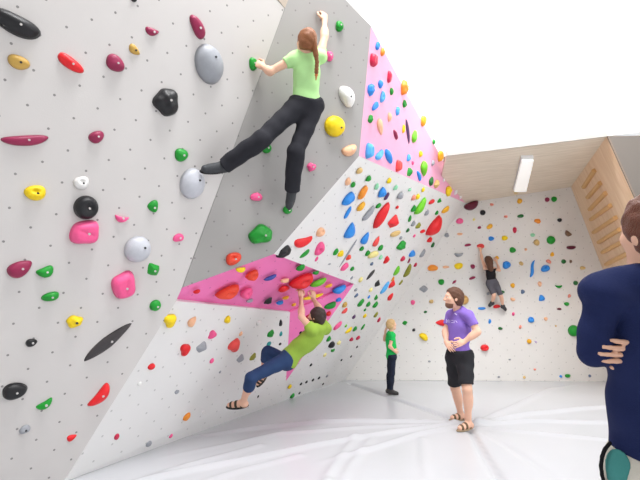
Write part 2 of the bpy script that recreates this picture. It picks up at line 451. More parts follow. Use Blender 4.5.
HOLDS['F']=[
('blue','peb',378,46,8,5,80,'blue rounded hold on pink triangle, above-left of the orange rounded hold'),
('orange','peb',383,52,8,5,80,'orange rounded hold on the pink triangle'),
('crimson','block',374,60,13,8,88,'large crimson blocky hold on the pink triangle'),
('crimson','bar',390,77,11,6,85,'crimson elongated hold on the pink triangle'),
('blue','peb',381,84,7,6,70,'blue rounded hold on pink triangle, above-right of the large blue knobbly hold'),
('blue','star',371.5,89.5,10,8,70,'large blue knobbly hold on the pink triangle'),
('skyblue','jug',383,97,11,6,80,'light blue scooped hold on the pink triangle'),
('blue','bar',376,106,8,5,45,'blue elongated hold on pink triangle, below-left of the light blue scooped hold'),
('green','ball',392,91.5,7,5,90,'small green ball-like hold on pink triangle, above-right of the light blue scooped hold'),
('orange','star',405,88,14,9,85,'large orange knobbly hold on the pink triangle'),
('green','star',405,104,6,6,0,'small green knobbly hold on the pink triangle'),
('skyblue','bar',398,111,9,5,85,'light blue elongated hold on the pink triangle'),
('peach','peb',390,117,9,5,85,'peach rounded hold on the pink triangle'),
('green','star',371,119,7,6,60,'green knobbly hold on the pink triangle'),
('peach','drop',381,127,16,7,-80,'large peach teardrop hold on the pink triangle'),
('maroon','bar',396,135,9,4,-70,'small maroon elongated hold on the pink triangle'),
('purple','blade',408,131,23,5,-83,'large dark purple blade-shaped hold on the pink triangle'),
('yellow','peb',404,129,8,4,85,'small yellow rounded hold on the pink triangle'),
('lime','drop',415.5,136,12,7,75,'large lime green teardrop hold on pink triangle, below-right of the large dark purple blade-shaped hold'),
('amber','peb',424,121,10,7,80,'amber rounded hold on pink triangle, above-right of the large dark purple blade-shaped hold'),
('green','ball',434,142,4,4,0,'small green ball-like hold on pink triangle, above-right of the small yellow ball-like hold'),
('skyblue','block',370,151,15,9,88,'large light blue blocky hold on the pink triangle'),
('skyblue','bean',380,155,10,6,50,'light blue curved hold on the pink triangle'),
('blue','drop',390,157,14,7,-62,'large blue teardrop hold on the pink triangle'),
('coral','block',399,166,11,7,88,'coral blocky hold on the pink triangle'),
('skyblue','star',409,158,7,5,80,'small light blue knobbly hold on the pink triangle'),
('pink','ball',413,163,4,3,-50,'small pink ball-like hold on the pink triangle'),
('yellow','ball',421,154,6,5,90,'small yellow ball-like hold on the pink triangle'),
('green','wedge',410.5,172,9,8,60,'green wedge-shaped hold on the pink triangle'),
('blue','bar',419.5,176,10,4,-72,'blue elongated hold on pink triangle, right of the green wedge-shaped hold'),
('lime','drop',425,169,14,9,-85,'large lime green teardrop hold on pink triangle, below-left of the small grey rounded hold'),
('grey','peb',433,163,6,4,80,'small grey rounded hold on the pink triangle'),
('amber','peb',441,156,9,8,40,'amber rounded hold on pink triangle, above-left of the brown knobbly hold'),
('brown','star',446,160,7,6,30,'brown knobbly hold on the pink triangle'),
('dkgreen','wedge',451,174,6,6,20,'small dark green wedge-shaped hold on the pink triangle'),
('dkgreen','drop',432,181,8,6,70,'dark green teardrop hold on the pink triangle'),
('tan','star',437,184,8,6,60,'tan knobbly hold on the pink triangle'),
('yellow','star',449,191,9,8,10,'yellow knobbly hold on the pink triangle'),
('white','bar',456,191,8,4,80,'small white elongated hold on pink triangle, below the small dark green wedge-shaped hold'),
('white','bar',461,195,8,3,80,'small white elongated hold on pink triangle, below-right of the small dark green wedge-shaped hold'),
('white','ball',444,180,4,3,80,'small white ball-like hold on the pink triangle'),
]
HOLDS['E']=[
('tan','peb',360,171,7,5,35,'tan rounded hold on leaning white wall, above-right of the peach ball-like hold'),
('peach','ball',348.5,182,7,6,90,'peach ball-like hold on the leaning white wall'),
('green','ball',353.5,185,5,5,0,'green ball-like hold on leaning white wall, below-right of the peach ball-like hold'),
('green','star',369,179,6,5,20,'green knobbly hold on leaning white wall, above the large orange elongated hold'),
('orange','bar',363.5,193,15,7,57,'large orange elongated hold on the leaning white wall'),
('blue','peb',349.5,199.5,13,10,35,'large blue rounded hold on the leaning white wall'),
('blue','bar',348,213,14,4,60,'large blue elongated hold on the leaning white wall'),
('amber','peb',361.5,207,10,6,45,'large amber rounded hold on the leaning white wall'),
('grey','bar',369,214,17,6,52,'large grey elongated hold on the leaning white wall'),
('blue','drop',351.5,231.5,16,11,68,'large blue teardrop hold on leaning white wall, below the large blue elongated hold'),
('yellow','ball',389.5,181,5,5,0,'yellow ball-like hold on leaning white wall, above-right of the large blue knobbly hold'),
('mint','peb',377,187,6,4,80,'mint green rounded hold on leaning white wall, above-left of the large blue knobbly hold'),
('blue','star',383,193,10,9,60,'large blue knobbly hold on the leaning white wall'),
('purple','bar',387,196.5,8,4,60,'dark purple elongated hold on the leaning white wall'),
('mint','peb',396,188,5,4,30,'mint green rounded hold on leaning white wall, above-left of the grey rounded hold'),
('grey','peb',401,196,8,6,20,'grey rounded hold on the leaning white wall'),
('mint','ball',410,190,4,3,0,'small mint green ball-like hold on the leaning white wall'),
('salmon','ball',414,198,5,5,0,'salmon ball-like hold on the leaning white wall'),
('yellow','ball',418,197,5,5,0,'yellow ball-like hold on leaning white wall, right of the salmon ball-like hold'),
('yellow','peb',423.5,190,4,4,0,'small yellow rounded hold on the leaning white wall'),
('red','blade',382.5,217,28,14,60,'large red blade-shaped hold on the leaning white wall'),
('red','wedge',395,222.5,15,12,20,'large red wedge-shaped hold on leaning white wall, right of the large red blade-shaped hold'),
('green','peb',379,206,6,4,30,'green rounded hold on leaning white wall, above the large red blade-shaped hold'),
('red','ball',397.5,207.5,4,3,0,'small red ball-like hold on the leaning white wall'),
('lime','bar',421,207,18,8,55,'large lime green elongated hold on the leaning white wall'),
('green','star',414,209,6,6,0,'green knobbly hold on leaning white wall, left of the large lime green elongated hold'),
('red','peb',432,202,6,4,30,'red rounded hold on leaning white wall, above-right of the large lime green elongated hold'),
('green','wedge',440,201,6,5,20,'green wedge-shaped hold on leaning white wall, above-left of the amber elongated hold'),
('green','ball',437,213,4,4,0,'small green ball-like hold on leaning white wall, left of the amber elongated hold'),
('amber','bar',446,210,8,5,35,'amber elongated hold on the leaning white wall'),
('grey','bar',427,213,7,4,60,'grey elongated hold on leaning white wall, below-right of the large lime green elongated hold'),
('green','bar',410,219,7,3,75,'green elongated hold on leaning white wall, above-left of the grey knobbly hold'),
('red','peb',435,227,22,13,55,'large red rounded hold on the leaning white wall'),
('red','peb',430,240,7,5,10,'red rounded hold on leaning white wall, above-left of the dark green elongated hold'),
('red','peb',423,231.5,5,3,15,'small red rounded hold on the leaning white wall'),
('olive','star',418.5,226,6,5,40,'olive knobbly hold on the leaning white wall'),
('grey','star',413.5,224,5,5,0,'grey knobbly hold on the leaning white wall'),
('dkgreen','peb',408,230.5,4,4,0,'small dark green rounded hold on the leaning white wall'),
('tan','peb',396,234,9,5,15,'tan rounded hold on leaning white wall, left of the small dark green rounded hold'),
('grey','peb',401,238,4,3,0,'small grey rounded hold on leaning white wall, above the large green knobbly hold'),
('pink','ball',414.5,236,3,3,0,'small pink ball-like hold on the leaning white wall'),
('green','star',402,246,11,8,20,'large green knobbly hold on the leaning white wall'),
('blue','peb',412.5,254,8,6,25,'blue rounded hold on the leaning white wall'),
('grey','bar',423,253.5,9,5,58,'grey elongated hold on leaning white wall, right of the blue rounded hold'),
('dkgreen','bar',433,245,6,4,60,'dark green elongated hold on the leaning white wall'),
('crimson','peb',403,259,6,5,50,'crimson rounded hold on leaning white wall, left of the small maroon elongated hold'),
('maroon','bar',409,261,5,2.5,70,'small maroon elongated hold on the leaning white wall'),
('crimson','ball',415.5,265,4,4,0,'small crimson ball-like hold on the leaning white wall'),
('lime','bar',397,271,11,5,60,'lime green elongated hold on the leaning white wall'),
('olive','bar',408,271,14,6,62,'large olive elongated hold on the leaning white wall'),
('orange','peb',393,279,5,3,60,'small orange rounded hold on the leaning white wall'),
('blue','drop',366,239,13,8,57,'large blue teardrop hold on leaning white wall, left of the large coral teardrop hold'),
('coral','drop',377,242,11,6,62,'large coral teardrop hold on the leaning white wall'),
('green','peb',381,248,6,5,25,'green rounded hold on leaning white wall, below-right of the large coral teardrop hold'),
('green','peb',368,253.5,6,5,45,'green rounded hold on leaning white wall, left of the large pale yellow rounded hold'),
('green','peb',362,249,5,4,10,'green rounded hold on leaning white wall, above-left of the large pale yellow rounded hold'),
('paleyellow','peb',374,255,10,6,20,'large pale yellow rounded hold on the leaning white wall'),
('red','heart',387,260,7,6,30,'red two-lobed hold on the leaning white wall'),
('slate','peb',372,264,4,3,30,'small slate rounded hold on leaning white wall, below the large pale yellow rounded hold'),
('mint','peb',381,257.5,5,4,50,'mint green rounded hold on leaning white wall, left of the red two-lobed hold'),
('charcoal','blade',371,275,12,5,50,'large charcoal blade-shaped hold on the leaning white wall'),
('grey','blade',348,254,32,3,57,'large grey blade-shaped hold on the leaning white wall'),
('green','peb',336,252,8,5,50,'green rounded hold on leaning white wall, left of the yellow rounded hold'),
('yellow','peb',341,254,7,6,20,'yellow rounded hold on the leaning white wall'),
('vermilion','wedge',349,258,7,6,30,'orange-red wedge-shaped hold on the leaning white wall'),
('pink','bar',345,267,9,6,40,'pink elongated hold on leaning white wall, below the orange-red wedge-shaped hold'),
('green','ball',352.5,269,5,4,0,'green ball-like hold on leaning white wall, below the orange-red wedge-shaped hold'),
('grey','ball',329.5,264,3,2,0,'small grey ball-like hold on leaning white wall, right of the pink rounded hold'),
('peach','jug',321,232.5,11,8,0,'large peach scooped hold on the leaning white wall'),
('pink','jug',320,249,13,10,70,'large pink scooped hold on the leaning white wall'),
('pink','peb',316.5,259,6,4,65,'pink rounded hold on the leaning white wall'),
('red','bean',303,242,18,9,15,'large red curved hold on the leaning white wall'),
('green','drop',304,254.5,13,6,-145,'large green teardrop hold on the leaning white wall'),
('black','star',285,252,14,11,25,'large black knobbly hold on the leaning white wall'),
('black','wedge',378,284,8,7,0,'large black wedge-shaped hold on the leaning white wall'),
('skyblue','bar',385,288,15,5,55,'large light blue elongated hold on the leaning white wall'),
('red','wedge',392.5,285,10,8,60,'large red wedge-shaped hold on leaning white wall, below the small orange rounded hold'),
('red','drop',391,297,8,6,50,'red teardrop hold on the leaning white wall'),
('green','wedge',376.5,298,7,5,80,'green wedge-shaped hold on leaning white wall, right of the small blue ball-like hold'),
('green','peb',375.5,305,7,5,50,'green rounded hold on leaning white wall, above the olive rounded hold'),
('green','bar',361,303,9,5,50,'green elongated hold on leaning white wall, below-left of the small blue ball-like hold'),
('green','ball',368.5,304.5,5,5,0,'green ball-like hold on leaning white wall, below the small blue ball-like hold'),
('blue','ball',369,297,4,3,60,'small blue ball-like hold on the leaning white wall'),
('paleyellow','peb',361,280,5,5,0,'pale yellow rounded hold on leaning white wall, below-left of the large charcoal blade-shaped hold'),
('paleyellow','ball',371,290,5,4,0,'pale yellow ball-like hold on the leaning white wall'),
('slate','peb',356.5,295.5,5,3,40,'small slate rounded hold on leaning white wall, left of the small blue ball-like hold'),
('grey','peb',356,290,4,3,0,'small grey rounded hold on leaning white wall, left of the pale yellow ball-like hold'),
('grey','peb',352,278,3,3,0,'small grey rounded hold on leaning white wall, left of the large charcoal blade-shaped hold'),
('ochre','jug',345,305,6,5,20,'ochre scooped hold on the leaning white wall'),
('coral','bar',345,311,7,4,40,'coral elongated hold on the leaning white wall'),
('green','ball',365,310,3,3,0,'small green ball-like hold on leaning white wall, above-left of the olive rounded hold'),
('yellow','ball',365,316,5,4,0,'yellow ball-like hold on leaning white wall, right of the small dark purple ball-like hold'),
('purple','ball',354,317,4,4,0,'small dark purple ball-like hold on the leaning white wall'),
('crimson','ball',379,320,5,4,70,'crimson ball-like hold on the leaning white wall'),
('olive','peb',376,315,7,4,55,'olive rounded hold on the leaning white wall'),
('pink','bar',338,326,11,5,42,'pink elongated hold on leaning white wall, left of the small lime green ball-like hold'),
('lime','ball',346,326,3,3,0,'small lime green ball-like hold on the leaning white wall'),
('yellow','bar',349,330.5,8,4,38,'yellow elongated hold on the leaning white wall'),
('green','peb',355,329,5,5,0,'green rounded hold on leaning white wall, right of the yellow elongated hold'),
('green','bar',363,327,7,3,55,'green elongated hold on leaning white wall, below-right of the small dark purple ball-like hold'),
('crimson','peb',351.5,339.5,5,4,15,'crimson rounded hold on leaning white wall, below the yellow elongated hold'),
('crimson','peb',358,338,5,4,15,'crimson rounded hold on leaning white wall, below-right of the yellow elongated hold'),
('green','star',329,339,6,5,60,'green knobbly hold on leaning white wall, above-left of the black rounded hold'),
('black','peb',332,345,8,6,10,'black rounded hold on the leaning white wall'),
('green','edge',333,350,5,4,10,'green half-moon hold on the leaning white wall'),
('paleyellow','peb',339,343,5,4,0,'pale yellow rounded hold on leaning white wall, right of the black rounded hold'),
('paleyellow','ball',325,355,4,4,0,'small pale yellow ball-like hold on the leaning white wall'),
('black','ball',341.5,360,2.5,2.5,0,'small black ball-like hold on leaning white wall, below-right of the green half-moon hold'),
('black','ball',351,356.5,2.5,2.5,0,'small black ball-like hold on leaning white wall, right of the green half-moon hold'),
('black','ball',311,365,3,3,0,'small black ball-like hold on leaning white wall, above-right of the small yellow ball-like hold'),
('charcoal','ball',357,347,3,2.5,0,'small charcoal ball-like hold on leaning white wall, below-right of the yellow elongated hold'),
('black','ball',301,384,3,3,0,'leftmost black foothold in the low row along the leaning white wall'),
('black','ball',306.5,382,3,3,0,'second black foothold from left in the low row along the leaning white wall'),
('black','ball',313,380,3,3,0,'third black foothold from left in the low row along the leaning white wall'),
('black','ball',319,378,3,3,0,'rightmost black foothold in the low row along the leaning white wall'),
('grey','ball',327,376,3,3,0,'small grey ball-like hold on leaning white wall, below the small pale yellow ball-like hold'),
('charcoal','ball',323,384,2.5,2.5,0,'small charcoal ball-like hold on leaning white wall, below the small pale yellow ball-like hold'),
('black','ball',299.5,393,2.5,2.5,0,'small black ball-like hold on leaning white wall, below-right of the small yellow ball-like hold'),
('green','ball',292.5,396,5,5,0,'green ball-like hold on leaning white wall, below the small yellow ball-like hold'),
('yellow','ball',290,387,4,4,0,'small yellow ball-like hold on the leaning white wall'),
('olive','bar',401,282.5,6,3,55,'small olive elongated hold on the leaning white wall'),
]
HOLDS['G']=[
('dkmaroon','bean',472,205,16,9,28,'large dark maroon curved hold on the far white wall'),
('pink','peb',460,221,8,6,0,'large pink rounded hold on the far white wall'),
('salmon','peb',481.5,198,4,3,60,'small salmon rounded hold on far white wall, above-right of the large dark maroon curved hold'),
('salmon','peb',492,204.5,4,3,0,'small salmon rounded hold on far white wall, above-right of the black disc-shaped hold'),
('black','disc',483,212.5,6,6,0,'black disc-shaped hold on the far white wall'),
('paleyellow','peb',474,219.5,3,3,0,'small pale yellow rounded hold on the far white wall'),
('amber','peb',520,201,6,5,70,'amber rounded hold on far white wall, above the dark green rounded hold'),
('salmon','peb',506,216.5,4,3,0,'small salmon rounded hold on far white wall, left of the dark green rounded hold'),
('dkgreen','peb',521,216,7,4,5,'dark green rounded hold on the far white wall'),
('maroon','peb',479.5,227.5,4,3,10,'small maroon rounded hold on the far white wall'),
('amber','peb',490,226.5,7,5,40,'amber rounded hold on far white wall, right of the small maroon rounded hold'),
('crimson','peb',515,230,7,4,90,'crimson rounded hold on the far white wall'),
('blue','jug',491.5,238.5,6,5,10,'blue scooped hold on the far white wall'),
('yellow','peb',505,238,7,5,5,'yellow rounded hold on the far white wall'),
('mint','ball',533,235,5,4,0,'mint green ball-like hold on the far white wall'),
('orange','star',538,221,7,5,-15,'orange knobbly hold on the far white wall'),
('maroon','ball',547.5,199.5,5,5,0,'maroon ball-like hold on the far white wall'),
('green','ball',554.5,199,6,6,0,'green ball-like hold on the far white wall'),
('black','peb',560,220,5,4,20,'black rounded hold on the far white wall'),
('green','dome',551.5,240,9,9,0,'large green domed hold on far white wall, above the amber scooped hold'),
('brown','bean',568.5,233.5,8,5,-30,'brown curved hold on the far white wall'),
('grey','star',447,235,5,5,0,'grey knobbly hold on the far white wall'),
('peach','peb',460,234,6,3,0,'small peach rounded hold on the far white wall'),
('maroon','bar',468,245,7,3,8,'maroon elongated hold on far white wall, above-right of the large grey half-moon hold'),
('grey','edge',459,254,9,6,0,'large grey half-moon hold on the far white wall'),
('coral','jug',481,246,8,5,5,'coral scooped hold on the far white wall'),
('green','peb',513,250,7,6,0,'large green rounded hold on far white wall, left of the small peach ball-like hold'),
('peach','ball',526,249.5,3,3,0,'small peach ball-like hold on the far white wall'),
('tan','jug',537,242.5,7,6,90,'large tan scooped hold on the far white wall'),
('blue','jug',507,265,9,8,10,'large blue scooped hold on far white wall, below-right of the amber knobbly hold'),
('tan','peb',521.5,263.5,5,4,-30,'tan rounded hold on far white wall, above-left of the large blue wavy hold'),
('blue','snake',532.5,269,20,4,74,'large blue wavy hold on the far white wall'),
('blue','jug',546,268.5,10,7,15,'large blue scooped hold on far white wall, below the salmon elongated hold'),
('salmon','bar',549,261.5,6,4,-35,'salmon elongated hold on the far white wall'),
('amber','jug',552.5,254.5,5,4,70,'amber scooped hold on the far white wall'),
('dkmaroon','bar',571.5,247.5,10,4,0,'dark maroon elongated hold on the far white wall'),
('dkgreen','ball',564,261.5,5,5,0,'dark green ball-like hold on far white wall, left of the small brown rounded hold'),
('brown','peb',571,261.5,4,2.5,80,'small brown rounded hold on the far white wall'),
('tan','peb',583,268,6,4,5,'tan rounded hold on far white wall, below-right of the small brown rounded hold'),
('orange','peb',433,268,11,7,5,'large orange rounded hold on the far white wall'),
('peach','peb',446,267,7,3,0,'peach rounded hold on far white wall, right of the large orange rounded hold'),
('yellow','peb',459,266,9,7,8,'large yellow rounded hold on far white wall, below the large grey half-moon hold'),
('maroon','jug',473,266.5,5,5,0,'maroon scooped hold on the far white wall'),
('maroon','bar',472.5,278,7,3,22,'maroon elongated hold on far white wall, below the maroon scooped hold'),
('green','peb',441.5,282,7,6,0,'large green rounded hold on far white wall, left of the small maroon wedge-shaped hold'),
('maroon','wedge',454.5,282,6,3,40,'small maroon wedge-shaped hold on the far white wall'),
('grey','wedge',424,289,9,8,0,'large grey wedge-shaped hold on the far white wall'),
('pink','peb',413,302.5,5,5,0,'pink rounded hold on the far white wall'),
('tan','peb',431.5,301.5,5,4,0,'tan rounded hold on far white wall, below-right of the large grey wedge-shaped hold'),
('dkgreen','peb',425.5,312,4,2.5,10,'small dark green rounded hold on far white wall, below-right of the pink rounded hold'),
('green','wedge',405,323,6,5,10,'green wedge-shaped hold on the far white wall'),
('black','peb',414,330,4,3,15,'small black rounded hold on the far white wall'),
('yellow','peb',424,337,10,7,-35,'large yellow rounded hold on far white wall, below-right of the small black rounded hold'),
('red','drop',441,323,11,6,180,'large red teardrop hold on the far white wall'),
('wood','ball',464.5,300,10,10,0,'large wooden ball-like hold on the far white wall'),
('amber','peb',513,285.5,5,5,0,'amber rounded hold on far white wall, above-left of the slate teardrop hold'),
('slate','drop',523,292,5,4,-110,'slate teardrop hold on the far white wall'),
('peach','peb',513,299.5,5,4,-20,'peach rounded hold on far white wall, below-left of the slate teardrop hold'),
('peach','peb',540,284,6,4,90,'peach rounded hold on far white wall, above the large blue teardrop hold'),
('blue','drop',542,298.5,7,6,-140,'large blue teardrop hold on the far white wall'),
('green','edge',559,286,8,4,0,'green half-moon hold on the far white wall'),
('dkgreen','ball',576,283,5,5,0,'dark green ball-like hold on far white wall, right of the green half-moon hold'),
('salmon','peb',569.5,296,4,3,60,'small salmon rounded hold on far white wall, below-right of the green half-moon hold'),
('green','jug',567,304,6,4,0,'green scooped hold on far white wall, above-right of the small dark maroon rounded hold'),
('dkmaroon','peb',559.5,309,5,2.5,0,'small dark maroon rounded hold on the far white wall'),
('red','peb',497,306.5,8,4,10,'red rounded hold on the far white wall'),
('blue','bar',482,308.5,8,3,0,'blue elongated hold on the far white wall'),
('blue','peb',490,321.5,5,3,80,'small blue rounded hold on the far white wall'),
('dkgreen','peb',500.5,328.5,5,3,0,'small dark green rounded hold on far white wall, below-right of the small blue rounded hold'),
('pink','ball',513.5,314,4,3,80,'small pink ball-like hold on the far white wall'),
('blue','jug',531.5,320,7,6,0,'large blue scooped hold on far white wall, left of the small peach knobbly hold'),
('peach','star',546,319,4,4,0,'small peach knobbly hold on the far white wall'),
('tan','ball',556,326,2,2,0,'small tan ball-like hold on far white wall, below-right of the small peach knobbly hold'),
('salmon','peb',520.5,327,4,3,80,'small salmon rounded hold on far white wall, below-right of the small pink ball-like hold'),
('red','disc',485,348,9,7,5,'large red disc-shaped hold on the far white wall'),
('amber','ball',529.5,341.5,5,5,0,'amber ball-like hold on the far white wall'),
('lilac','peb',536,342,3,2,-30,'small lilac rounded hold on the far white wall'),
('green','dome',574.5,331,12,12,0,'large green domed hold on far white wall, below-right of the small dark maroon rounded hold'),
('grey','peb',510,359.5,3,1.5,0,'small grey rounded hold on far white wall, above-right of the small grey ball-like hold'),
('salmon','peb',535,369.5,3,2,0,'small salmon rounded hold on far white wall, left of the small blue ball-like hold'),
('grey','ball',499,377,3,2,0,'small grey ball-like hold on the far white wall'),
('tan','ball',524.5,377.5,3,3,0,'small tan ball-like hold on far white wall, right of the small grey ball-like hold'),
('blue','ball',561,376.5,3,3,0,'small blue ball-like hold on the far white wall'),
('green','jug',568,376,6,4,0,'green scooped hold on far white wall, right of the small blue ball-like hold'),
('slate','ball',590,376,3,3,0,'small slate ball-like hold on the far white wall'),
('grey','peb',429.5,361.5,3,2,0,'small grey rounded hold on far white wall, below-right of the small black rounded hold'),
('dkgreen','star',503,292,4,3,0,'small dark green knobbly hold on the far white wall'),
('amber','star',497,258,5,4,20,'amber knobbly hold on the far white wall'),
('grey','jug',488.5,293.5,4,3,60,'small grey scooped hold on the far white wall'),
]
# ------------------------------------------------------------------ climbing holds
RGB = dict(black=(24, 24, 28), ochre=(205, 165, 80), red=(232, 30, 38), maroon=(150, 35, 78), grey=(158, 161, 168), green=(14, 150, 42), lightgrey=(198, 200, 208),
           yellow=(252, 214, 10), white=(240, 238, 236), pink=(250, 92, 150), charcoal=(62, 58, 60), peach=(248, 190, 150), coral=(238, 78, 74), olive=(140, 140, 40),
           teal=(30, 150, 150), crimson=(205, 35, 75), orange=(248, 150, 45), vermilion=(238, 72, 45), blue=(45, 142, 230), navy=(62, 80, 170), amber=(242, 178, 40),
           lime=(110, 200, 35), skyblue=(85, 175, 240), purple=(88, 52, 98), tan=(218, 184, 120), brown=(125, 100, 80), dkgreen=(26, 105, 45), mint=(150, 222, 178),
           slate=(95, 115, 145), salmon=(240, 150, 130), paleyellow=(240, 228, 150), dkmaroon=(100, 18, 48), lilac=(200, 180, 220), wood=(205, 160, 95))
def hold_mat(c):
    return plain('resin_' + c, RGB[c], .42, .10, 25, bump=.25, bscale=140, spec=.45)
steel = plain('bolt_steel', (70, 70, 72), .35, .05, metal=.8)

bright_steel = plain('bright_bolt_steel', (205, 200, 198), .4, .05)

def hold_mesh(shape, L, W, dep, seed, NT=28, NR=8):
    """one resin hold: a domed body over its own outline, base on z = 0"""
    r = random.Random(seed)
    ph = [r.uniform(0, 6.28) for _ in range(6)]
    a2, b2 = L / 2, W / 2
    pw = dict(block=3.2, bar=2.3, disc=2, dome=2, ball=2, wedge=1.25, blade=1.55, star=2).get(shape, 2.1)
    vs, fs = [], []
    for i in range(NR + 1):
        rho = 1 - i / NR
        for j in range(NT):
            th = 2 * math.pi * j / NT
            c, s = math.cos(th), math.sin(th)
            R = (abs(c) ** pw + abs(s) ** pw) ** (-1 / pw)
            if shape == 'star': R *= 1 + .08 * math.sin(3 * th + ph[0]) + .06 * math.sin(5 * th + ph[1])
            elif shape == 'heart': R *= 1 + .16 * math.cos(3 * th + .3) - .10 * math.cos(2 * th)
            elif shape not in ('dome', 'disc', 'ball'): R *= 1 + .05 * math.sin(2 * th + ph[0]) + .05 * math.sin(3 * th + ph[1])
            a, b = R * c * rho, R * s * rho
            A, Bv = a, b
            if shape == 'drop': Bv *= 1 - .38 * a
            if shape == 'horn': Bv = Bv * (1 - .55 * a) + .5 * a * a
            if shape == 'bean': Bv += (.55 if L < .35 else .35) * (a * a - .35)
            if shape == 'snake': Bv = Bv * .8 + .55 * math.sin(a * 3.0)
            if shape == 'edge': Bv = Bv * .55 + .35 * (1 - a * a) if False else (Bv if Bv < 0 else Bv * .35) + .45 * (a * a - .3)
            if shape == 'blade': Bv += .12 * (1 - a * a)
            base = max(0, 1 - rho ** 2.2)
            h = base ** .55
            if shape in ('dome', 'ball'): h = math.sqrt(max(0, 1 - rho * rho))
            if shape == 'disc': h = min(1, (1 - rho) * 3.2) ** .6 * (1 - .35 * math.exp(-((a - .2) ** 2 + (b - .1) ** 2) / .08))
            if shape == 'wedge': h = min(1, (1 - rho) * 1.5) * (.75 + .25 * c * rho)
            if shape == 'jug': h *= 1 - .62 * math.exp(-((a * .8) ** 2 + (b - .30) ** 2) / .07) + .12 * math.exp(-((a) ** 2 + (b + .35) ** 2) / .1)
            if shape == 'block': h = min(1, (1 - rho) * 2.6) ** .5 * (1 - .12 * math.exp(-((a * .4 + b - .05) ** 2) / .01))
            if shape == 'star': h *= 1 + .14 * math.sin(6 * a + ph[2]) * math.sin(6 * b + ph[3])
            if shape == 'drop': h *= .8 - .25 * a
            if shape == 'blade': h *= 1 - .25 * abs(b)
            if shape in ('peb', 'bar', 'bean'): h *= 1 + .07 * math.sin(4 * a + ph[2]) + .06 * math.sin(4 * b + ph[4])
            vs.append((A * a2, Bv * b2, h * dep))
            if i == NR: break
    for i in range(NR - 1):
        for j in range(NT):
            fs.append((i * NT + j, i * NT + (j + 1) % NT, (i + 1) * NT + (j + 1) % NT, (i + 1) * NT + j))
    top = len(vs) - 1
    for j in range(NT): fs.append(((NR - 1) * NT + j, (NR - 1) * NT + (j + 1) % NT, top))
    fs.append(tuple(reversed(range(NT))))
    return vs, fs

WALLG = dict(A='climbing holds on the left white wall', B='climbing holds on the grey wall', C='climbing holds on the lower white wall', D='climbing holds on the pink roof',
             D2='climbing holds on the pink strip', F='climbing holds on the pink triangle', E='climbing holds on the leaning white wall', G='climbing holds on the far white wall')
DEP = dict(A=.36, B=.40, C=.42, D=.50, D2=.45, E=.45, F=.45, G=.40)
n = 0
for w, L_ in HOLDS.items():
    pl = PL[w]
    obl = w in ('D', 'E', 'F', 'D2', 'C')
    for color, shape, x, y, L, W, ang, label in L_:
        n += 1
        t = pl.hit(x, y); tt = t.y * math.cos(PITCH) + (t.z - EYE) * math.sin(PITCH)
        m_px = tt / F
        if obl: W = max(W, .0)
        dep = max(.018, DEP[w] * min(L, W * 1.3) * m_px)
        if shape in ('blade',): dep *= .7
        if shape == 'ball': dep = .5 * W * m_px
        if shape == 'dome': dep = .40 * W * m_px
        pos = pl.hit(x, y, dep * .38)
        pos = pos - pl.n * (pos - pl.c).dot(pl.n)
        dx, dy = math.cos(math.radians(ang)), -math.sin(math.radians(ang))
        e = L / 2
        u = pl.hit(x + dx * e, y + dy * e) - pl.hit(x - dx * e, y - dy * e)
        full = u.length
        nominal = L * m_px
        Lw = full if L / W >= 1.5 else nominal * min(1.25, max(1, full / nominal))
        if obl: Lw = min(Lw, nominal * 2.6)
        u.normalize(); vv = pl.n.cross(u)
        # width: how much a step along vv shows on screen
        Ww = W * m_px * (1.28 if w in 'EF' else 1.15 if obl else 1.05)
        if w in 'EF': Lw *= 1.06
        if w == 'G': Lw *= .93; Ww *= .9
        vs, fs = hold_mesh(shape, Lw, Ww, dep, n * 7 + 1, *((28, 8) if L > 7 else (18, 6)))
        nm = 'climbing_volume' if shape == 'dome' else ('foothold' if L * W <= 16 else 'climbing_hold')
        o = mesh_obj(nm, vs, fs, hold_mat(color), smooth=(shape != 'wedge'))
        o.matrix_world = Matrix(((u.x, vv.x, pl.n.x, pos.x), (u.y, vv.y, pl.n.y, pos.y), (u.z, vv.z, pl.n.z, pos.z), (0, 0, 0, 1)))
        tag(o, label, nm.replace('_', ' '), WALLG[w])
        if min(L, W) >= 7 and w in 'AB':
            bx, by = (.30 * Lw / 2, -.2 * Ww / 2) if shape == 'dome' else (.06 * Lw, 0)
            zt = max(v[2] for v in vs if abs(v[0] - bx) < Lw * .12 and abs(v[1] - by) < Ww * .15) if shape != 'jug' else dep * .95
            rb = .010 if tt > 3.5 else .008
            bv = [(bx + rb * math.cos(k * math.pi / 6), by + rb * math.sin(k * math.pi / 6), zz) for zz in (zt * .7, zt + .002) for k in range(12)]
            bf = [tuple(range(12, 24))] + [(k, (k + 1) % 12, (k + 1) % 12 + 12, k + 12) for k in range(12)]
            mesh_obj('bolt', bv, bf, steel if color in ('grey', 'lightgrey', 'yellow', 'ochre', 'white') else bright_steel, o, smooth=False)

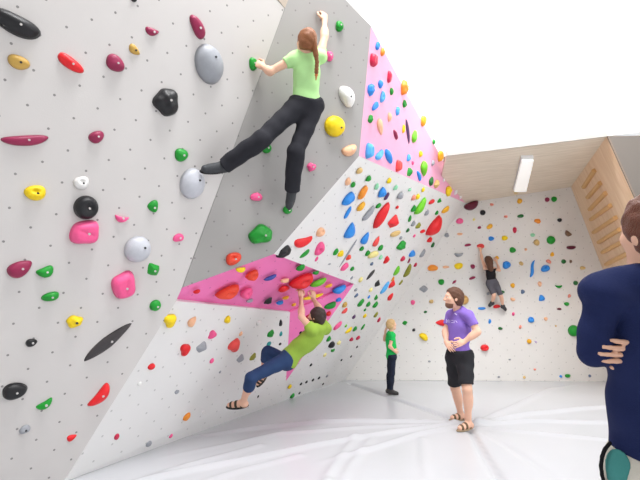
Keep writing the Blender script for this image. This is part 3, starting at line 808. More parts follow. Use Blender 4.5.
# ------------------------------------------------------------------ figures: signed distance field -> one smooth skin
def surface_nets(D, lo, h):
    S = D < 0
    c = [S[i:S.shape[0] - 1 + i, j:S.shape[1] - 1 + j, k:S.shape[2] - 1 + k] for i in (0, 1) for j in (0, 1) for k in (0, 1)]
    al = np.logical_and.reduce(c); an = np.logical_or.reduce(c)
    mixed = an & ~al
    I = np.argwhere(mixed)
    acc = np.zeros((len(I), 3)); cnt = np.zeros(len(I))
    corners = [(i, j, k) for i in (0, 1) for j in (0, 1) for k in (0, 1)]
    for p in corners:
        for ax in range(3):
            if p[ax] == 1: continue
            q = list(p); q[ax] = 1
            da = D[I[:, 0] + p[0], I[:, 1] + p[1], I[:, 2] + p[2]]
            db = D[I[:, 0] + q[0], I[:, 1] + q[1], I[:, 2] + q[2]]
            m = (da < 0) != (db < 0)
            t = np.where(m, da / np.where(m, da - db, 1), 0)
            pos = np.array(p, float)[None, :].repeat(len(I), 0); pos[:, ax] += t
            acc[m] += pos[m]; cnt[m] += 1
    vs = lo + (I + acc / cnt[:, None]) * h
    ids = np.full(mixed.shape, -1, int); ids[mixed] = np.arange(len(I))
    quads = []
    for ax in range(3):
        a1, a2 = (ax + 1) % 3, (ax + 2) % 3
        sl0 = [slice(1, -1)] * 3; sl1 = [slice(1, -1)] * 3
        sl0[ax] = slice(0, -1); sl1[ax] = slice(1, None)
        s0, s1 = S[tuple(sl0)], S[tuple(sl1)]
        E = np.argwhere(s0 != s1)
        if not len(E): continue
        flip = s0[E[:, 0], E[:, 1], E[:, 2]]
        b = E.copy(); b[:, a1] += 1; b[:, a2] += 1
        def cell(o1, o2):
            q = b.copy(); q[:, a1] += o1; q[:, a2] += o2
            return ids[q[:, 0], q[:, 1], q[:, 2]]
        Q = np.stack([cell(-1, -1), cell(0, -1), cell(0, 0), cell(-1, 0)], -1)
        Q[~flip] = Q[~flip][:, ::-1]
        quads.append(Q)
    Q = np.concatenate(quads); Q = Q[(Q >= 0).all(1)]
    return vs, Q

class Prim:
    """kind 'c' tapered capsule (a, b, ra, rb) or 'e' ellipsoid (centre, 3x3 axes rows, radii)"""
    def __init__(s, kind, *p, k=.03, cuts=()):
        s.kind, s.p, s.k, s.cuts = kind, p, k, list(cuts)
    def bbox(s, m):
        if s.kind == 'c':
            a, b, ra, rb = s.p; r = max(ra, rb) + m
            A, B = np.array(a), np.array(b)
            return np.minimum(A, B) - r, np.maximum(A, B) + r
        c, M, rad = s.p; r = max(rad) + m
        return np.array(c) - r, np.array(c) + r
    def dist(s, P, inf):
        if s.kind == 'c':
            a, b, ra, rb = s.p; a = np.array(a); ab = np.array(b) - a
            t = np.clip(((P - a) @ ab) / max(1e-9, ab @ ab), 0, 1)
            d = np.linalg.norm(P - a - t[..., None] * ab, axis=-1) - (ra + t * (rb - ra)) - inf
        else:
            c, M, rad = s.p
            q = (P - np.array(c)) @ np.array(M).T
            rr = np.array(rad) + inf
            k0 = np.linalg.norm(q / rr, axis=-1); k1 = np.linalg.norm(q / rr ** 2, axis=-1)
            d = k0 * (k0 - 1) / np.maximum(k1, 1e-9)
        for pt, nn in s.cuts:
            d = np.maximum(d, (P - np.array(pt)) @ np.array(nn))
        return d

def field_mesh(name, prims, mat, parent, h, inf=0.0, cuts=(), minus=(), noise=0.0, nf=22, keep=None, kscale=1.0):
    m = inf + .05
    bb = [p.bbox(m) for p in prims]
    lo = np.min([b[0] for b in bb], 0); hi = np.max([b[1] for b in bb], 0)
    shp = np.ceil((hi - lo) / h).astype(int) + 2
    D = np.full(shp, 1.0, np.float32)
    ax = [lo[i] + np.arange(shp[i]) * h for i in range(3)]
    for p, (l, u) in zip(prims, bb):
        i0 = np.maximum(0, np.floor((l - lo) / h).astype(int)); i1 = np.minimum(shp, np.ceil((u - lo) / h).astype(int) + 1)
        sl = tuple(slice(a, b) for a, b in zip(i0, i1))
        P = np.stack(np.meshgrid(*[ax[i][sl[i]] for i in range(3)], indexing='ij'), -1)
        d = p.dist(P, inf)
        o = D[sl]; k = max(1e-4, p.k * kscale)
        hh = np.maximum(k - np.abs(o - d), 0) / k
        D[sl] = np.minimum(o, d) - hh * hh * k * .25
    if cuts or minus or noise or keep:
        P = np.stack(np.meshgrid(*ax, indexing='ij'), -1)
        if noise:
            x, y, z = P[..., 0], P[..., 1], P[..., 2]
            D += noise * (np.sin(nf * x + 3 * np.sin(nf * .4 * z)) * np.sin(nf * .8 * z + 2 * np.sin(nf * .5 * y)) + .6 * np.sin(nf * 1.7 * (z + .6 * x) + 2 * np.sin(nf * .6 * y + 1)))
        for pt, nn in cuts: D = np.maximum(D, (P - np.array(pt)) @ np.array(nn))
        for p in minus: D = np.maximum(D, -p.dist(P, 0))
        if keep: D = np.maximum(D, np.min([p.dist(P, inf) for p in keep], 0))
    D[0], D[-1], D[:, 0], D[:, -1], D[:, :, 0], D[:, :, -1] = 1, 1, 1, 1, 1, 1
    vs, q = surface_nets(D, lo, h)
    o = np_mesh(name, vs, q, mat, parent)
    settle(o)
    return o

def nrm(v): v = Vector(v); v.normalize(); return v
def T3(*v): return [tuple(x) for x in v]

def hand_prims(wr, d, pn, side, s=1.0, curl=.5, spread=1.0, thumb=.6):
    """palm, four unequal fingers of three bent bones and a thumb off the palm's side"""
    d = nrm(d); pn = nrm(Vector(pn) - d * Vector(pn).dot(d)); ac = d.cross(pn) * side
    out = [Prim('e', tuple(wr + d * .05 * s), T3(ac, d, pn), (.040 * s, .052 * s, .016 * s), k=.02 * s),
           Prim('c', tuple(wr - d * .01 * s), tuple(wr + d * .04 * s), .026 * s, .024 * s, k=.02 * s)]
    for i, ln in enumerate((.92, 1.05, 1.0, .78)):
        off = (1.5 - i) * .0205 * s * spread
        p = wr + d * (.088 - abs(i - 1.2) * .004) * s + ac * off
        dr = (d + ac * (1.5 - i) * .05 * spread).normalized()
        a = 0; r = .0092 * s
        prev = wr + d * .055 * s + ac * off * .85
        out.append(Prim('c', tuple(prev), tuple(p), r * 1.05, r, k=.010 * s))
        for seg, (sl, bend) in enumerate(((.043, .75), (.027, 1.05), (.021, .7))):
            a += bend * curl
            q = p + (dr * math.cos(a) + pn * math.sin(a)) * sl * ln * s
            out.append(Prim('c', tuple(p), tuple(q), r, r * .88, k=.004 * s)); r *= .9; p = q
    b = wr + d * .022 * s + ac * .030 * s
    t1 = b + (d * .55 + ac * .75 + pn * .25 * thumb).normalized() * .042 * s
    t2 = t1 + (d * .8 + ac * .15 + pn * .5 * thumb).normalized() * .034 * s
    t3 = t2 + (d * .8 - ac * .25 * thumb + pn * .5 * thumb).normalized() * .026 * s
    out += [Prim('c', tuple(b), tuple(t1), .013 * s, .012 * s, k=.012 * s), Prim('c', tuple(t1), tuple(t2), .0115 * s, .0105 * s, k=.005 * s), Prim('c', tuple(t2), tuple(t3), .0105 * s, .009 * s, k=.004 * s)]
    return out

def head_prims(c, fw, upv, s):
    fw = nrm(fw); upv = nrm(Vector(upv) - fw * Vector(upv).dot(fw)); rt = fw.cross(upv)
    def P(x, y, z): return tuple(Vector(c) + (rt * x + fw * y + upv * z) * s)
    ax = T3(rt, fw, upv)
    pr = [Prim('e', P(0, -.012, .035), ax, (.074 * s, .094 * s, .088 * s), k=.03 * s),
          Prim('e', P(0, .022, -.030), ax, (.060 * s, .068 * s, .082 * s), k=.04 * s),
          Prim('e', P(0, .058, -.085), ax, (.030 * s, .030 * s, .024 * s), k=.03 * s),
          Prim('c', P(-.036, .076, .030), P(.036, .076, .030), .012 * s, .012 * s, k=.02 * s),
          Prim('c', P(0, .090, .018), P(0, .108, -.020), .009 * s, .013 * s, k=.014 * s),
          Prim('c', P(-.011, .094, -.022), P(.011, .094, -.022), .009 * s, .009 * s, k=.010 * s),
          Prim('c', P(-.018, .080, -.050), P(.018, .080, -.050), .0085 * s, .0085 * s, k=.008 * s),
          Prim('c', P(-.015, .079, -.061), P(.015, .079, -.061), .0085 * s, .0085 * s, k=.008 * s)]
    for sx in (-1, 1):
        pr.append(Prim('e', P(sx * .075, -.012, -.004), T3(rt, (fw * .95 + upv * .2).normalized(), (upv * .95 - fw * .2).normalized()), (.011 * s, .020 * s, .031 * s), k=.010 * s))
        pr.append(Prim('e', P(sx * .040, .055, -.012), ax, (.024 * s, .026 * s, .022 * s), k=.02 * s))
    return pr, P, ax, (rt, fw, upv)

SKIN = plain('skin', (232, 184, 158), .55, .05, 12, spec=.35)
EYE_W = plain('eye_white', (238, 236, 232), .25, .01)
IRIS = plain('iris', (52, 40, 34), .2, .05)
LIP = plain('lips', (196, 116, 108), .45, .05)

def blob(name, verts_from, mat, parent):
    pass

def figure(name, label, J, mats, s=1.0, h=.008, head_fw=(0, 1, 0), head_up=(0, 0, 1), chest_fw=(0, 1, 0), hands=None, hair=None, slim=1.0, beard=None, hs=1.0, arm=1.0):
    """J: joints in world space.  Returns root and the prims for clothes."""
    root = empty(name, J['base'])
    tag(root, label, 'person')
    shm = (J['shL'] + J['shR']) / 2; hpm = (J['hipL'] + J['hipR']) / 2
    upv = nrm(shm - hpm)
    rt = nrm((J['shR'] - J['shL']) - upv * (J['shR'] - J['shL']).dot(upv))
    hrt = nrm((J['hipR'] - J['hipL']) - upv * (J['hipR'] - J['hipL']).dot(upv))
    fw = upv.cross(rt)
    hfw = upv.cross(hrt)
    tl = (shm - hpm).length; sw = (J['shR'] - J['shL']).length / 2
    ax = T3(rt, fw, upv); hax = T3(hrt, hfw, upv)
    b = slim * s
    pr = {}
    pr['chest'] = Prim('e', tuple(hpm + upv * tl * .70 - fw * .005), ax, (max(.125 * b, sw * .88), .112 * b, tl * .40), k=.05 * s)
    pr['belly'] = Prim('e', tuple(hpm + upv * tl * .34 + fw * .01), ax, (.134 * b, .098 * b, tl * .40), k=.06 * s)
    pr['pelvis'] = Prim('e', tuple(hpm + upv * .03 - hfw * .01), hax, (.158 * b, .112 * b, .125 * s), k=.05 * s)
    nk = shm + upv * .045 * s
    pr['neck'] = Prim('c', tuple(nk - upv * .03 * s), tuple(J['head'] - nrm(J['head'] - nk) * .06 * s), .060 * s * slim, .052 * s, k=.03 * s)
    for L in 'LR':
        pr['trap' + L] = Prim('c', tuple(nk), tuple(J['sh' + L]), .058 * b, .056 * b, k=.04 * s)
        pr['uparm' + L] = Prim('c', tuple(J['sh' + L]), tuple(J['el' + L]), .052 * b * arm, .040 * b * arm, k=(.035 if arm == 1 else .012) * s)
        e, w_ = J['el' + L], J['wr' + L]
        pr['fore' + L] = Prim('c', tuple(e), tuple(w_), .041 * b * arm, .027 * b, k=.02 * s)
        pr['forem' + L] = Prim('e', tuple(e.lerp(w_, .28)), T3(*frame(w_ - e)), (.044 * b * arm, .044 * b * arm, .085 * s), k=.03 * s)
        hp, kn, an = J['hip' + L], J['kn' + L], J['an' + L]
        pr['thigh' + L] = Prim('c', tuple(hp), tuple(kn), .088 * b, .058 * b, k=.05 * s)
        pr['shank' + L] = Prim('c', tuple(kn), tuple(an), .055 * b, .037 * b, k=.03 * s)
        pr['calf' + L] = Prim('e', tuple(kn.lerp(an, .30) - J.get('toedir' + L, fw) * .015 * s), T3(*frame(an - kn)), (.054 * b, .054 * b, .13 * s), k=.04 * s)
        td = nrm(J['toe' + L] - an)
        toe = J['toe' + L]
        heel = an + nrm(an - kn) * .035 * s - nrm(toe - an) * .035 * s
        pr['heel' + L] = Prim('c', tuple(an), tuple(heel), .038 * s, .034 * s, k=.02 * s)
        pr['foot' + L] = Prim('c', tuple(heel), tuple(toe), .036 * s, .026 * s, k=.03 * s)
        pr['foot2' + L] = Prim('c', tuple(an), tuple(heel.lerp(toe, .75)), .036 * s, .030 * s, k=.03 * s)
    hd, P, hax_, (hr, hf, hu) = head_prims(J['head'], head_fw, head_up, s * hs)
    hnd = []
    if hands:
        for L, args in hands.items():
            hnd += hand_prims(J['wr' + L], *args[:2], 1 if L == 'R' else -1, s, *args[2:])
    body = field_mesh('body', list(pr.values()) + hd + hnd, SKIN, root, h)
    S_ = s * hs
    # eyes, brows, lips: separate little parts of the head
    for sx in (-1, 1):
        ev = field_mesh('eye', [Prim('e', P(sx * .029, .0795, .010), hax_, (.0155 * S_, .009 * S_, .0085 * S_))], EYE_W, root, .0025 * S_)
        field_mesh('iris', [Prim('e', P(sx * .028, .0865, .010), hax_, (.006 * S_, .0032 * S_, .006 * S_))], IRIS, ev, .0015 * S_)
        if hair: field_mesh('eyebrow', [Prim('c', P(sx * .014, .089, .033), P(sx * .042, .082, .034), .0042 * S_, .003 * S_)], hair[0], root, .002 * S_)
    field_mesh('mouth', [Prim('c', P(-.016, .0865, -.0555), P(.016, .0865, -.0555), .0042 * S_, .0042 * S_)], LIP, root, .002 * S_)
    return root, pr, dict(P=P, ax=hax_, hd=hd, upv=upv, fw=fw, rt=rt, hfw=hfw, shm=shm, hpm=hpm, S=S_, body=body, hr=hr, hf=hf, hu=hu)

def frame(d):
    d = nrm(d); a = nrm(d.cross(V(.3, .9, .2))); return a, d.cross(a), d

def cut_at(a, b, f): # flat hem at fraction f between two joints, keep the first side
    p = a.lerp(b, f); return (tuple(p), tuple(nrm(b - a)))

def clone(p, cuts): return Prim(p.kind, *p.p, k=p.k, cuts=p.cuts + cuts)

def shirt(root, pr, J, X, mat, h, hem=.10, sleeve=.5, inf=.012, noise=.0035, sleeves=True, name='shirt', neck=.09, ks=1.0, extra=()):
    hemp = X['hpm'] + X['upv'] * hem
    ps = [pr['chest'], pr['belly'], pr['pelvis'], pr['trapL'], pr['trapR']]
    hemcut = [(tuple(hemp), tuple(-X['upv']))]
    ps = [clone(p, hemcut) for p in ps]
    if sleeves:
        for L in 'LR':
            if sleeve <= 1:
                ps.append(clone(pr['uparm' + L], [cut_at(J['sh' + L], J['el' + L], sleeve)]))
            else:
                ps.append(pr['uparm' + L]); ps.append(clone(pr['fore' + L], [cut_at(J['el' + L], J['wr' + L], sleeve - 1)]))
                ps.append(clone(pr['forem' + L], [cut_at(J['el' + L], J['wr' + L], sleeve - 1)]))
    for p in ps[5:]: p.k *= ks
    ps += [clone(p, hemcut) for p in extra]
    nkp = X['shm'] + X['upv'] * (.045 + neck)
    return field_mesh(name, ps, mat, root, h, inf, cuts=[(tuple(nkp), tuple(X['upv']))], noise=noise)

def trousers(root, pr, J, X, mat, h, length=1.95, waist=.13, inf=.014, noise=.004, name='trousers', flare=0):
    ps = [clone(pr['pelvis'], []), clone(pr['belly'], [])]
    for L in 'LR':
        if length <= 1: ps.append(clone(pr['thigh' + L], [cut_at(J['hip' + L], J['kn' + L], length)]))
        else:
            ps.append(pr['thigh' + L]); cc = [cut_at(J['kn' + L], J['an' + L], length - 1)]
            ps += [clone(pr['shank' + L], cc), clone(pr['calf' + L], cc)]
    if flare:
        for L in 'LR': ps.append(Prim('c', tuple(J['kn' + L]), tuple(J['an' + L]), .056, flare, k=.03, cuts=[cut_at(J['kn' + L], J['an' + L], length - 1)]))
    ps2 = []
    wp = X['hpm'] + X['upv'] * waist
    for i, p in enumerate(ps): ps2.append(clone(p, [(tuple(wp), tuple(X['upv']))] if i < 2 else []))
    return field_mesh(name, ps2, mat, root, h, inf, noise=noise)

def shoes(root, pr, J, mat, sole_mat, h, inf=.010, s=1.0, name='shoe', strap=None, Ls='LR', high=.99):
    for L in Ls:
        kn, an, toe = J['kn' + L], J['an' + L], J['toe' + L]
        sd = nrm(an - kn); fd = nrm(toe - an)
        dn = nrm(sd - fd * sd.dot(fd))
        heel = Vector(pr['foot' + L].p[0])
        if strap is None:
            c = [cut_at(an, kn, 1 - high)] if high < .99 else []
            if high < .99: c = []
            o = field_mesh(name, [pr['foot' + L]] + ([Prim('c', tuple(kn.lerp(an, high)), tuple(an), .036 * s, .036 * s, k=.02)] if high < .99 else []) + [clone(pr['foot2' + L], c), clone(pr['heel' + L], c)], mat, root, h, inf)
        else:
            o = None
        f2 = nrm(toe - heel); dn = nrm(sd - f2 * sd.dot(f2)); sdv = f2.cross(dn)
        c0 = heel.lerp(toe, .5) + dn * .030 * s
        ln = (toe - heel).length
        so = field_mesh('sole' if o else name, [Prim('e', tuple(c0 + f2 * .004), T3(f2, sdv, dn), (ln * .5 + .045 * s, .048 * s, .016 * s))], sole_mat, o if o else root, h * .7)
        if strap is not None:
            for f, wd in ((.18, .014), (.52, .016), (.86, .014)):
                p = heel.lerp(toe, f)
                field_mesh('strap', [pr['foot' + L], pr['foot2' + L]], strap, so, h * .7, .005, cuts=[(tuple(p + f2 * wd), tuple(f2)), (tuple(p - f2 * wd), tuple(-f2)), (tuple(c0 + dn * .006), tuple(dn))])

def hair_cap(root, X, mat, h, line=(.85, -.6), off=.035, low=-.075, inf=.012, back=None, noise=.002, name='hair'):
    """cap over the skull cut back at the hairline and nape"""
    P, S = X['P'], X['S']
    hr, hf, hu = X['hr'], X['hf'], X['hu']
    c = Vector(P(0, 0, 0))
    ps = [Prim('e', P(0, -.012, .035), X['ax'], (.074 * S, .094 * S, .088 * S), k=.03 * S),
          Prim('e', P(0, -.040, -.015), X['ax'], (.064 * S, .062 * S, .075 * S), k=.03 * S)]
    nn = nrm(hf * line[0] + hu * line[1])
    cuts = [(tuple(c + nn * off * S), tuple(nn)), (tuple(c + hu * low * S), tuple(-hu))]
    ps = [clone(p, cuts) for p in ps]
    return field_mesh(name, ps + (back or []), mat, root, h, inf * S, noise=noise, nf=60)
# ------------------------------------------------------------------ people
def on(w, x, y, off): return PL[w].hit(x, y, off)
def show(name, J):
    r = lambda a, b: (J[a] - J[b]).length
    print('BONES', name, ' '.join('%s %.2f' % (n_, r(a, b)) for n_, a, b in (('uaL', 'shL', 'elL'), ('faL', 'elL', 'wrL'), ('uaR', 'shR', 'elR'), ('faR', 'elR', 'wrR'), ('thL', 'hipL', 'knL'), ('snL', 'knL', 'anL'), ('thR', 'hipR', 'knR'), ('snR', 'knR', 'anR'), ('sh', 'shL', 'shR'), ('hip', 'hipL', 'hipR'), ('tors', 'shL', 'hipL'), ('head', 'head', 'shL'), ('ftL', 'anL', 'toeL'))))

def fabric(name, rgb, rough=.85): return plain(name, rgb, rough, .08, 14, bump=.25, bscale=220, spec=.2)
BLACKCLOTH = fabric('charcoal_trousers', (44, 44, 50))
brown_hair = plain('brown_hair', (92, 58, 40), .55, .25, 70, bump=.5, bscale=160)
dark_hair = plain('dark_brown_hair', (56, 40, 36), .55, .25, 70, bump=.5, bscale=160)
auburn = plain('auburn_hair', (138, 84, 48), .5, .25, 70, bump=.5, bscale=160)
blond = plain('blond_hair', (205, 170, 120), .5, .2, 70, bump=.5, bscale=160)
red_brown = plain('red_brown_hair', (104, 58, 40), .5, .3, 80, bump=.6, bscale=170)
rubber = plain('black_rubber', (38, 36, 38), .6, .1, 40)

# --- woman climbing on the grey wall
J = dict(head=on('B', 306, 43, .40), shL=on('B', 294, 59, .33), shR=on('B', 320, 57, .36), elL=on('B', 270, 71.5, .24), wrL=on('A', 264, 67.5, .09),
         elR=on('B', 324.5, 37, .27), wrR=on('B', 324.5, 21, .07), hipL=on('B', 298, 105, .27), hipR=on('B', 314, 106, .27),
         knL=on('B', 261, 140, .36), anL=on('A', 224, 166, .15), toeL=on('A', 205, 169, .12), knR=on('B', 296, 152, .36), anR=on('B', 292, 190, .16), toeR=on('B', 289, 206, .12))
J['base'] = (J['hipL'] + J['hipR']) / 2
show('woman', J)
nB, uB = PL['B'].n, PL['B'].u
root, pr, X = figure('person', 'climber in pale green t-shirt and black trousers stretched across the grey wall', J, None, 1.0, .0075, head_fw=(-nB + V(-.1, 0, .25)), head_up=(0, -.1, 1), slim=.88, hair=(auburn,),
    hands={'L': (on('A', 259, 64.5, .05) - J['wrL'], -PL['A'].n, .8), 'R': (V(-.02, .05, 1), -nB, .75)})
shirt(root, pr, J, X, fabric('pale_green_shirt', (188, 236, 162)), .0075, hem=.02, sleeve=.36, inf=.013)
trousers(root, pr, J, X, BLACKCLOTH, .0075, length=1.99, waist=.06, inf=.026, noise=.004, flare=.052)
shoes(root, pr, J, plain('dark_shoe_fabric', (62, 64, 68), .7, .3, 60), rubber, .006, name='climbing_shoe', high=.86)
b0 = Vector(X['P'](.02, -.095, .03))
bk = -X['hf']
braid = [Prim('c', tuple(b0), tuple(on('B', 316, 55, .50)), .030, .026, k=.02)]
bp = [on('B', 316, 55, .50), on('B', 317, 62, .50), on('B', 316.6, 69, .49), on('B', 316.3, 75, .48)]
for a, b_ in zip(bp[:-1], bp[1:]):
    for f in (0, .5): braid.append(Prim('e', tuple(a.lerp(b_, f)), T3(V(1, 0, 0), V(0, 1, 0), V(0, 0, 1)), (.021, .017, .024), k=.006))
hc = hair_cap(root, X, auburn, .006, line=(.9, -.35), off=.045, low=-.065, inf=.014)
br = field_mesh('braid', braid, auburn, hc, .005)
field_mesh('braid_tip', [Prim('c', tuple(bp[3]), tuple(on('B', 316, 80, .47)), .013, .005)], plain('fair_hair_tip', (205, 140, 84), .5, .2, 60), hc, .003)
field_mesh('hair_tie', [Prim('e', tuple(bp[3]), T3(V(1, 0, 0), V(0, 1, 0), V(0, 0, 1)), (.017, .016, .010))], plain('orange_band', (215, 120, 60), .6), hc, .003)

# --- man hanging from the pink roof
h0 = on('D', 299, 290, .07)
tD = lambda p: (p - CAM).y * math.cos(PITCH) + (p - CAM).z * math.sin(PITCH)
t0 = tD(h0); print('roof depth at hands', t0)
d_ = t0 - .35
J = dict(head=at(316.5, 317.5, d_ - .02), shL=at(312, 330, d_ - .17), shR=at(326, 329, d_ + .17), elL=at(301.5, 317, d_ - .12), wrL=at(301, 297.5, t0 - .06),
         elR=at(320, 310, d_ + .30), wrR=at(313.5, 299, t0 + .10), hipL=at(283, 361, d_ - .16), hipR=at(288, 362, d_ + .06),
         knL=at(251, 378, d_ - .42), anL=at(243, 402.5, d_ - .20), toeL=at(229, 405, d_ - .16), knR=at(267, 351, d_ + .10), anR=at(263, 375, d_ + .24), toeR=at(257.5, 383.5, d_ + .24))
J['base'] = (J['hipL'] + J['hipR']) / 2
show('man', J)
root, pr, X = figure('person', 'climber in olive green t-shirt and blue trousers hanging below the pink roof', J, None, .98, .0075, head_fw=(-.88, .42, .18), head_up=(.15, 0, 1), slim=.95, hair=(dark_hair,),
    hands={'L': (V(-.12, .10, 1), V(-.6, .8, .1), .9), 'R': (V(-.05, .1, 1), V(-.6, .8, .1), .9)})
shirt(root, pr, J, X, fabric('olive_green_shirt', (150, 182, 72)), .0075, hem=.02, sleeve=.42, inf=.014, noise=.005)
trousers(root, pr, J, X, fabric('blue_trousers', (46, 66, 104)), .0075, length=1.36, waist=.09, inf=.010, noise=.005)
shoes(root, pr, J, None, rubber, .006, strap=plain('sandal_strap', (70, 62, 52), .7), Ls='L', name='sandal')
shoes(root, pr, J, None, rubber, .006, strap=plain('sandal_strap', (70, 62, 52), .7), Ls='R', name='sandal')
hair_cap(root, X, dark_hair, .006, line=(.85, -.5), off=.040, low=-.075, inf=.013)
beardp = [clone(p, [(X['P'](0, 0, -.035), tuple(X['hu'])), (X['P'](0, .012, 0), tuple(-X['hf']))]) for p in X['hd'][1:3]]
field_mesh('beard', beardp, dark_hair, root, .004, .005)

# --- boy standing by the foot of the leaning wall
g = on_floor(391, 394); tb = tD(g)
J = dict(head=at(391.5, 325, tb), shL=at(389, 335.5, tb + .10), shR=at(392.5, 335.5, tb - .10), elL=at(384.5, 340, tb + .12), wrL=at(385.5, 331, tb + .05),
         elR=at(390, 346.5, tb - .16), wrR=at(393.5, 350, tb - .12), hipL=at(391, 357, tb + .06), hipR=at(392.5, 357, tb - .06),
         knL=at(390, 374, tb + .06), anL=at(389, 390, tb + .06), toeL=at(394, 391.8, tb + .08), knR=at(392, 374, tb - .06), anR=at(391, 391, tb - .06), toeR=at(397, 393.2, tb - .06))
J['base'] = V(g.x, g.y, 0)
show('boy', J)
sb = .74
root, pr, X = figure('person', 'blond child in bright green t-shirt and dark trousers standing on the mat', J, None, sb, .007, head_fw=(.95, .25, .15), head_up=(0, 0, 1), slim=.88, hs=1.1, hair=(blond,),
    hands={'L': (V(.2, -.2, 1), V(1, 0, 0), .5), 'R': (V(.8, .1, -.5), V(0, 1, 0), .5)})
shirt(root, pr, J, X, fabric('bright_green_shirt', (38, 192, 92)), .006, hem=-.06, sleeve=.5, inf=.016)
trousers(root, pr, J, X, fabric('dark_jeans', (36, 42, 58)), .006, length=1.97, waist=.05, inf=.012)
shoes(root, pr, J, plain('dark_trainer', (52, 50, 50), .6, .2, 40), rubber, .005, name='shoe', s=sb, high=.9)
hair_cap(root, X, blond, .005, line=(.85, -.45), off=.035, low=-.07, inf=.014)

# --- man in purple t-shirt watching, hands on his hips
gR = on_floor(460, 420.5); gL = on_floor(468, 429.5)
tR, tL = tD(gR), tD(gL); tm = (tR + tL) / 2 + .02
print('purple depth', tR, tL)
J = dict(head=at(453.5, 298.5, tm), shR=at(451.5, 315, tm + .20), shL=at(468.5, 315.5, tm - .16), elL=at(477.5, 332, tm - .27), wrL=at(463.5, 342, tm - .26),
         elR=at(445.5, 331, tm + .16), wrR=at(446.5, 342.5, tm - .02), hipR=at(454.5, 358, tm + .07), hipL=at(464.5, 358, tm - .08),
         knR=at(455, 388, tR - .02), knL=at(467, 389, tL - .02), anR=at(461, 415, tR), anL=at(468.5, 423.5, tL), toeR=at(452, 417.6, tR - .06), toeL=at(459.5, 428, tL - .08))
J['base'] = V(J['hipL'].x, J['hipL'].y, 0)
show('purple', J)
root, pr, X = figure('person', 'bearded man in purple t-shirt, black shorts and sandals standing with hands on hips', J, None, 1.0, .007, head_fw=(-.99, .02, .06), head_up=(0, 0, 1), slim=1.0, hs=1.12, hair=(brown_hair,),
    hands={'L': (at(455, 345, tm - .33) - J['wrL'], V(-.2, .9, -.1), .45), 'R': (at(450, 347, tm - .12) - J['wrR'], V(.3, .9, 0), .45)})
purple = fabric('purple_shirt', (140, 112, 200))
sh = shirt(root, pr, J, X, purple, .007, hem=.045, sleeve=.62, inf=.016, noise=.005)
trousers(root, pr, J, X, fabric('black_shorts', (46, 46, 50)), .007, length=.86, waist=.10, inf=.028, noise=.005, name='shorts')
khaki_strap = plain('brown_sandal_strap', (104, 84, 60), .7, .2, 40)
shoes(root, pr, J, None, plain('tan_sole', (150, 130, 105), .7), .006, strap=khaki_strap, name='sandal')
hair_cap(root, X, brown_hair, .005, line=(.85, -.55), off=.018, low=-.080, inf=.014)
beardp = [clone(p, [(X['P'](0, 0, -.062), tuple(X['hu'])), (X['P'](0, .015, 0), tuple(-X['hf']))]) for p in X['hd'][1:3]]
field_mesh('beard', beardp, plain('short_beard', (124, 88, 70), .7, .3, 90), root, .004, .004)
# faded print across the chest: a short line of pale strokes and a small mark by the collar
bv = BVHTree.FromPolygons([tuple(v.co) for v in sh.data.vertices], [tuple(p.vertices) for p in sh.data.polygons])
keep = []
for (x, y, x2, y2, r) in ((446.6, 319.5, 446.6, 322.6, .006), (446.6, 321, 448.2, 321, .006), (448.4, 319.5, 448.2, 322.6, .006), (450, 320, 449.8, 322.7, .006), (451.5, 320.4, 453.0, 320.4, .005), (451.5, 322.6, 453.2, 322.6, .005), (454.2, 320.6, 454.2, 322.8, .005), (455.6, 320.8, 457, 322.4, .005), (455.0, 313.6, 456.4, 314.6, .008)):
    hp = [bv.ray_cast(CAM, ray(a, b_).normalized())[0] for a, b_ in ((x, y), (x2, y2))]
    if hp[0] and hp[1]: keep.append(Prim('c', tuple(hp[0]), tuple(hp[1]), r, r, k=.002))
if keep:
    src = [bv.find_nearest(Vector(k.p[0]))[0] for k in keep]
    field_mesh('shirt_print', keep, plain('shirt_print_ink', (206, 196, 232), .7, .03), sh, .003)

# --- girl climbing on the far wall
nG = PL['G'].n
J = dict(head=on('G', 488, 261, .27), shL=on('G', 485, 268.5, .22), shR=on('G', 494.5, 269, .22), elL=on('G', 482, 259, .14), wrL=on('G', 480.5, 250.5, .06),
         elR=on('G', 499.5, 270.5, .18), wrR=on('G', 496.5, 261.5, .07), hipL=on('G', 489.5, 284, .18), hipR=on('G', 495.5, 284, .18),
         knL=on('G', 494, 295, .26), anL=on('G', 492, 303, .12), toeL=on('G', 489.5, 305.5, .05), knR=on('G', 501, 296, .22), anR=on('G', 503, 306.5, .12), toeR=on('G', 505.5, 309.5, .06))
J['base'] = (J['hipL'] + J['hipR']) / 2
show('girl', J)
root, pr, X = figure('person', 'girl with long brown hair, black vest and grey shorts climbing the far white wall', J, None, .72, .007, head_fw=-nG + V(0, 0, .2), head_up=(0, 0, 1), slim=.85, hs=1.15, hair=(brown_hair,),
    hands={'L': (V(-.1, .2, 1), -nG, .6), 'R': (V(-.1, .2, 1), -nG, .6)})
shirt(root, pr, J, X, fabric('black_vest', (34, 32, 36)), .006, hem=.07, inf=.010, sleeves=False, name='vest', neck=-.05)
trousers(root, pr, J, X, fabric('grey_shorts', (92, 90, 98)), .006, length=.90, waist=.10, inf=.016, name='shorts')
shoes(root, pr, J, plain('dark_shoe_fabric', (62, 64, 68), .7, .3, 60), rubber, .005, name='climbing_shoe', s=.72, high=.9)
hb = [Prim('c', X['P'](0, -.075, .03), tuple(on('G', 491, 269, .36)), .062, .04, k=.03), Prim('c', X['P'](.02, -.06, .0), tuple(on('G', 489.5, 267, .34)), .05, .035, k=.03)]
hair_cap(root, X, brown_hair, .005, line=(.9, -.35), off=.05, low=-.07, inf=.013, back=hb)

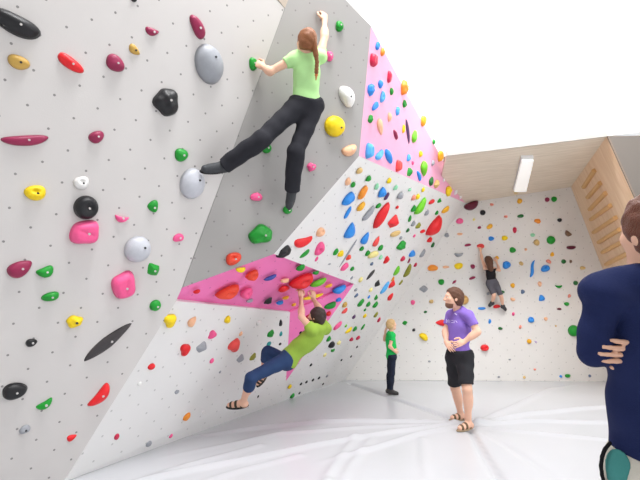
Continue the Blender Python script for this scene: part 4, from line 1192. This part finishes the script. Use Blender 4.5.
# --- man in navy jumper in the foreground, arms crossed, seen from behind
tf = 1.47
J = dict(head=at(658, 235, tf), shL=at(604, 293, tf), shR=at(712, 293, tf + .03), elL=at(593, 352, tf - .01), wrL=at(640, 352, tf + .20),
         elR=at(718, 362, tf + .10), wrR=at(649, 351, tf - .026), hipL=at(637, 470, tf), hipR=at(688, 470, tf + .01),
         knL=at(636, 610, tf + .02), knR=at(690, 610, tf + .03))
J['anL'] = V(J['knL'].x, J['knL'].y, .09); J['anR'] = V(J['knR'].x, J['knR'].y, .09)
J['toeL'] = J['anL'] + V(-.08, .17, -.055); J['toeR'] = J['anR'] + V(.02, .18, -.055)
J['base'] = V(J['hipL'].x + .08, J['hipL'].y, 0)
show('fore', J)
root, pr, X = figure('person', 'man in navy blue jumper with crossed arms, seen from behind at the right edge', J, None, 1.05, .006, head_fw=(-.08, .98, .10), head_up=(0, 0, 1), slim=.95, hs=1.12, arm=.80, hair=(red_brown,),
    hands={'R': (V(-.96, -.28, .0), V(-.28, .93, .36), .12, .95), 'L': (V(1, .1, 0), V(0, -1, 0), .4)})
navy = fabric('navy_jumper', (28, 38, 80))
shirt(root, pr, J, X, navy, .006, hem=.020, sleeve=1.95, inf=.017, noise=.007, name='jumper', ks=.3, extra=[Prim('e', tuple(X['hpm'] + X['upv'] * .20), T3(X['rt'], X['fw'], X['upv']), (.150, .112, .30), k=.03)])
hemp = X['hpm'] + X['upv'] * .055
field_mesh('hem_band', [clone(pr['pelvis'], [(tuple(hemp), tuple(X['upv'])), (tuple(hemp - X['upv'] * .055), tuple(-X['upv']))]), clone(pr['belly'], [(tuple(hemp), tuple(X['upv'])), (tuple(hemp - X['upv'] * .055), tuple(-X['upv']))])], navy, root, .006, .022)
tr = trousers(root, pr, J, X, fabric('light_khaki_trousers', (205, 200, 188)), .006, length=1.9, waist=.06, inf=.010, noise=.005)
field_mesh('side_panel', [pr['pelvis'], pr['thighL'], pr['belly']], fabric('teal_lining', (70, 140, 136)), root, .004, .016, keep=[Prim('c', tuple(at(612, 462, tf - .04)), tuple(at(604, 500, tf - .04)), .034, .026), Prim('c', tuple(at(615, 460, tf - .08)), tuple(at(606, 500, tf - .08)), .030, .024)])
trim = [at(610, 443, tf), at(605, 449, tf), at(602, 457, tf), at(601, 466, tf), at(602, 475, tf), at(605, 485, tf)]
field_mesh('pocket_trim', [Prim('c', tuple(a), tuple(b_), 0.0065, .0065, k=.002) for a, b_ in zip(trim[:-1], trim[1:])], fabric('black_trim', (22, 20, 24)), root, .004)
shoes(root, pr, J, plain('dark_trainer', (52, 50, 50), .6, .2, 40), rubber, .008, name='shoe')
hair_cap(root, X, red_brown, .005, line=(.9, -.35), off=.050, low=-.088, inf=.013, noise=.003)

# ------------------------------------------------------------------ light, camera
w = bpy.data.worlds.new('World'); scene.world = w; w.use_nodes = True
wn = w.node_tree
bg = wn.nodes['Background']; bg.inputs['Color'].default_value = (*WORLD_C, 1); bg.inputs['Strength'].default_value = WORLD_S

def area(name, loc, look, sx, sy, power, col=(1, 1, 1), spread=180):
    l = bpy.data.lights.new(name, 'AREA'); l.shape = 'RECTANGLE'; l.size = sx; l.size_y = sy; l.energy = power; l.color = col; l.spread = math.radians(spread)
    o = bpy.data.objects.new(name, l); o.location = loc
    o.rotation_euler = (Vector(look) - Vector(loc)).to_track_quat('-Z', 'Y').to_euler()
    return link(o)
for a in LIGHTS: area(*a)

cam = bpy.data.cameras.new('Camera'); cam.sensor_width = 36; cam.lens = F / 640 * 36
cam.clip_start = .05; cam.clip_end = 100
co = link(bpy.data.objects.new('Camera', cam)); co.location = CAM; co.rotation_euler = (math.pi / 2 + PITCH, 0, 0)
scene.camera = co
vs_ = scene.view_settings
scene.display_settings.display_device = 'sRGB'
vs_.view_transform = 'Standard'; vs_.look = 'None'; vs_.exposure = EXPOSURE; vs_.gamma = 1.0; vs_.use_curve_mapping = False
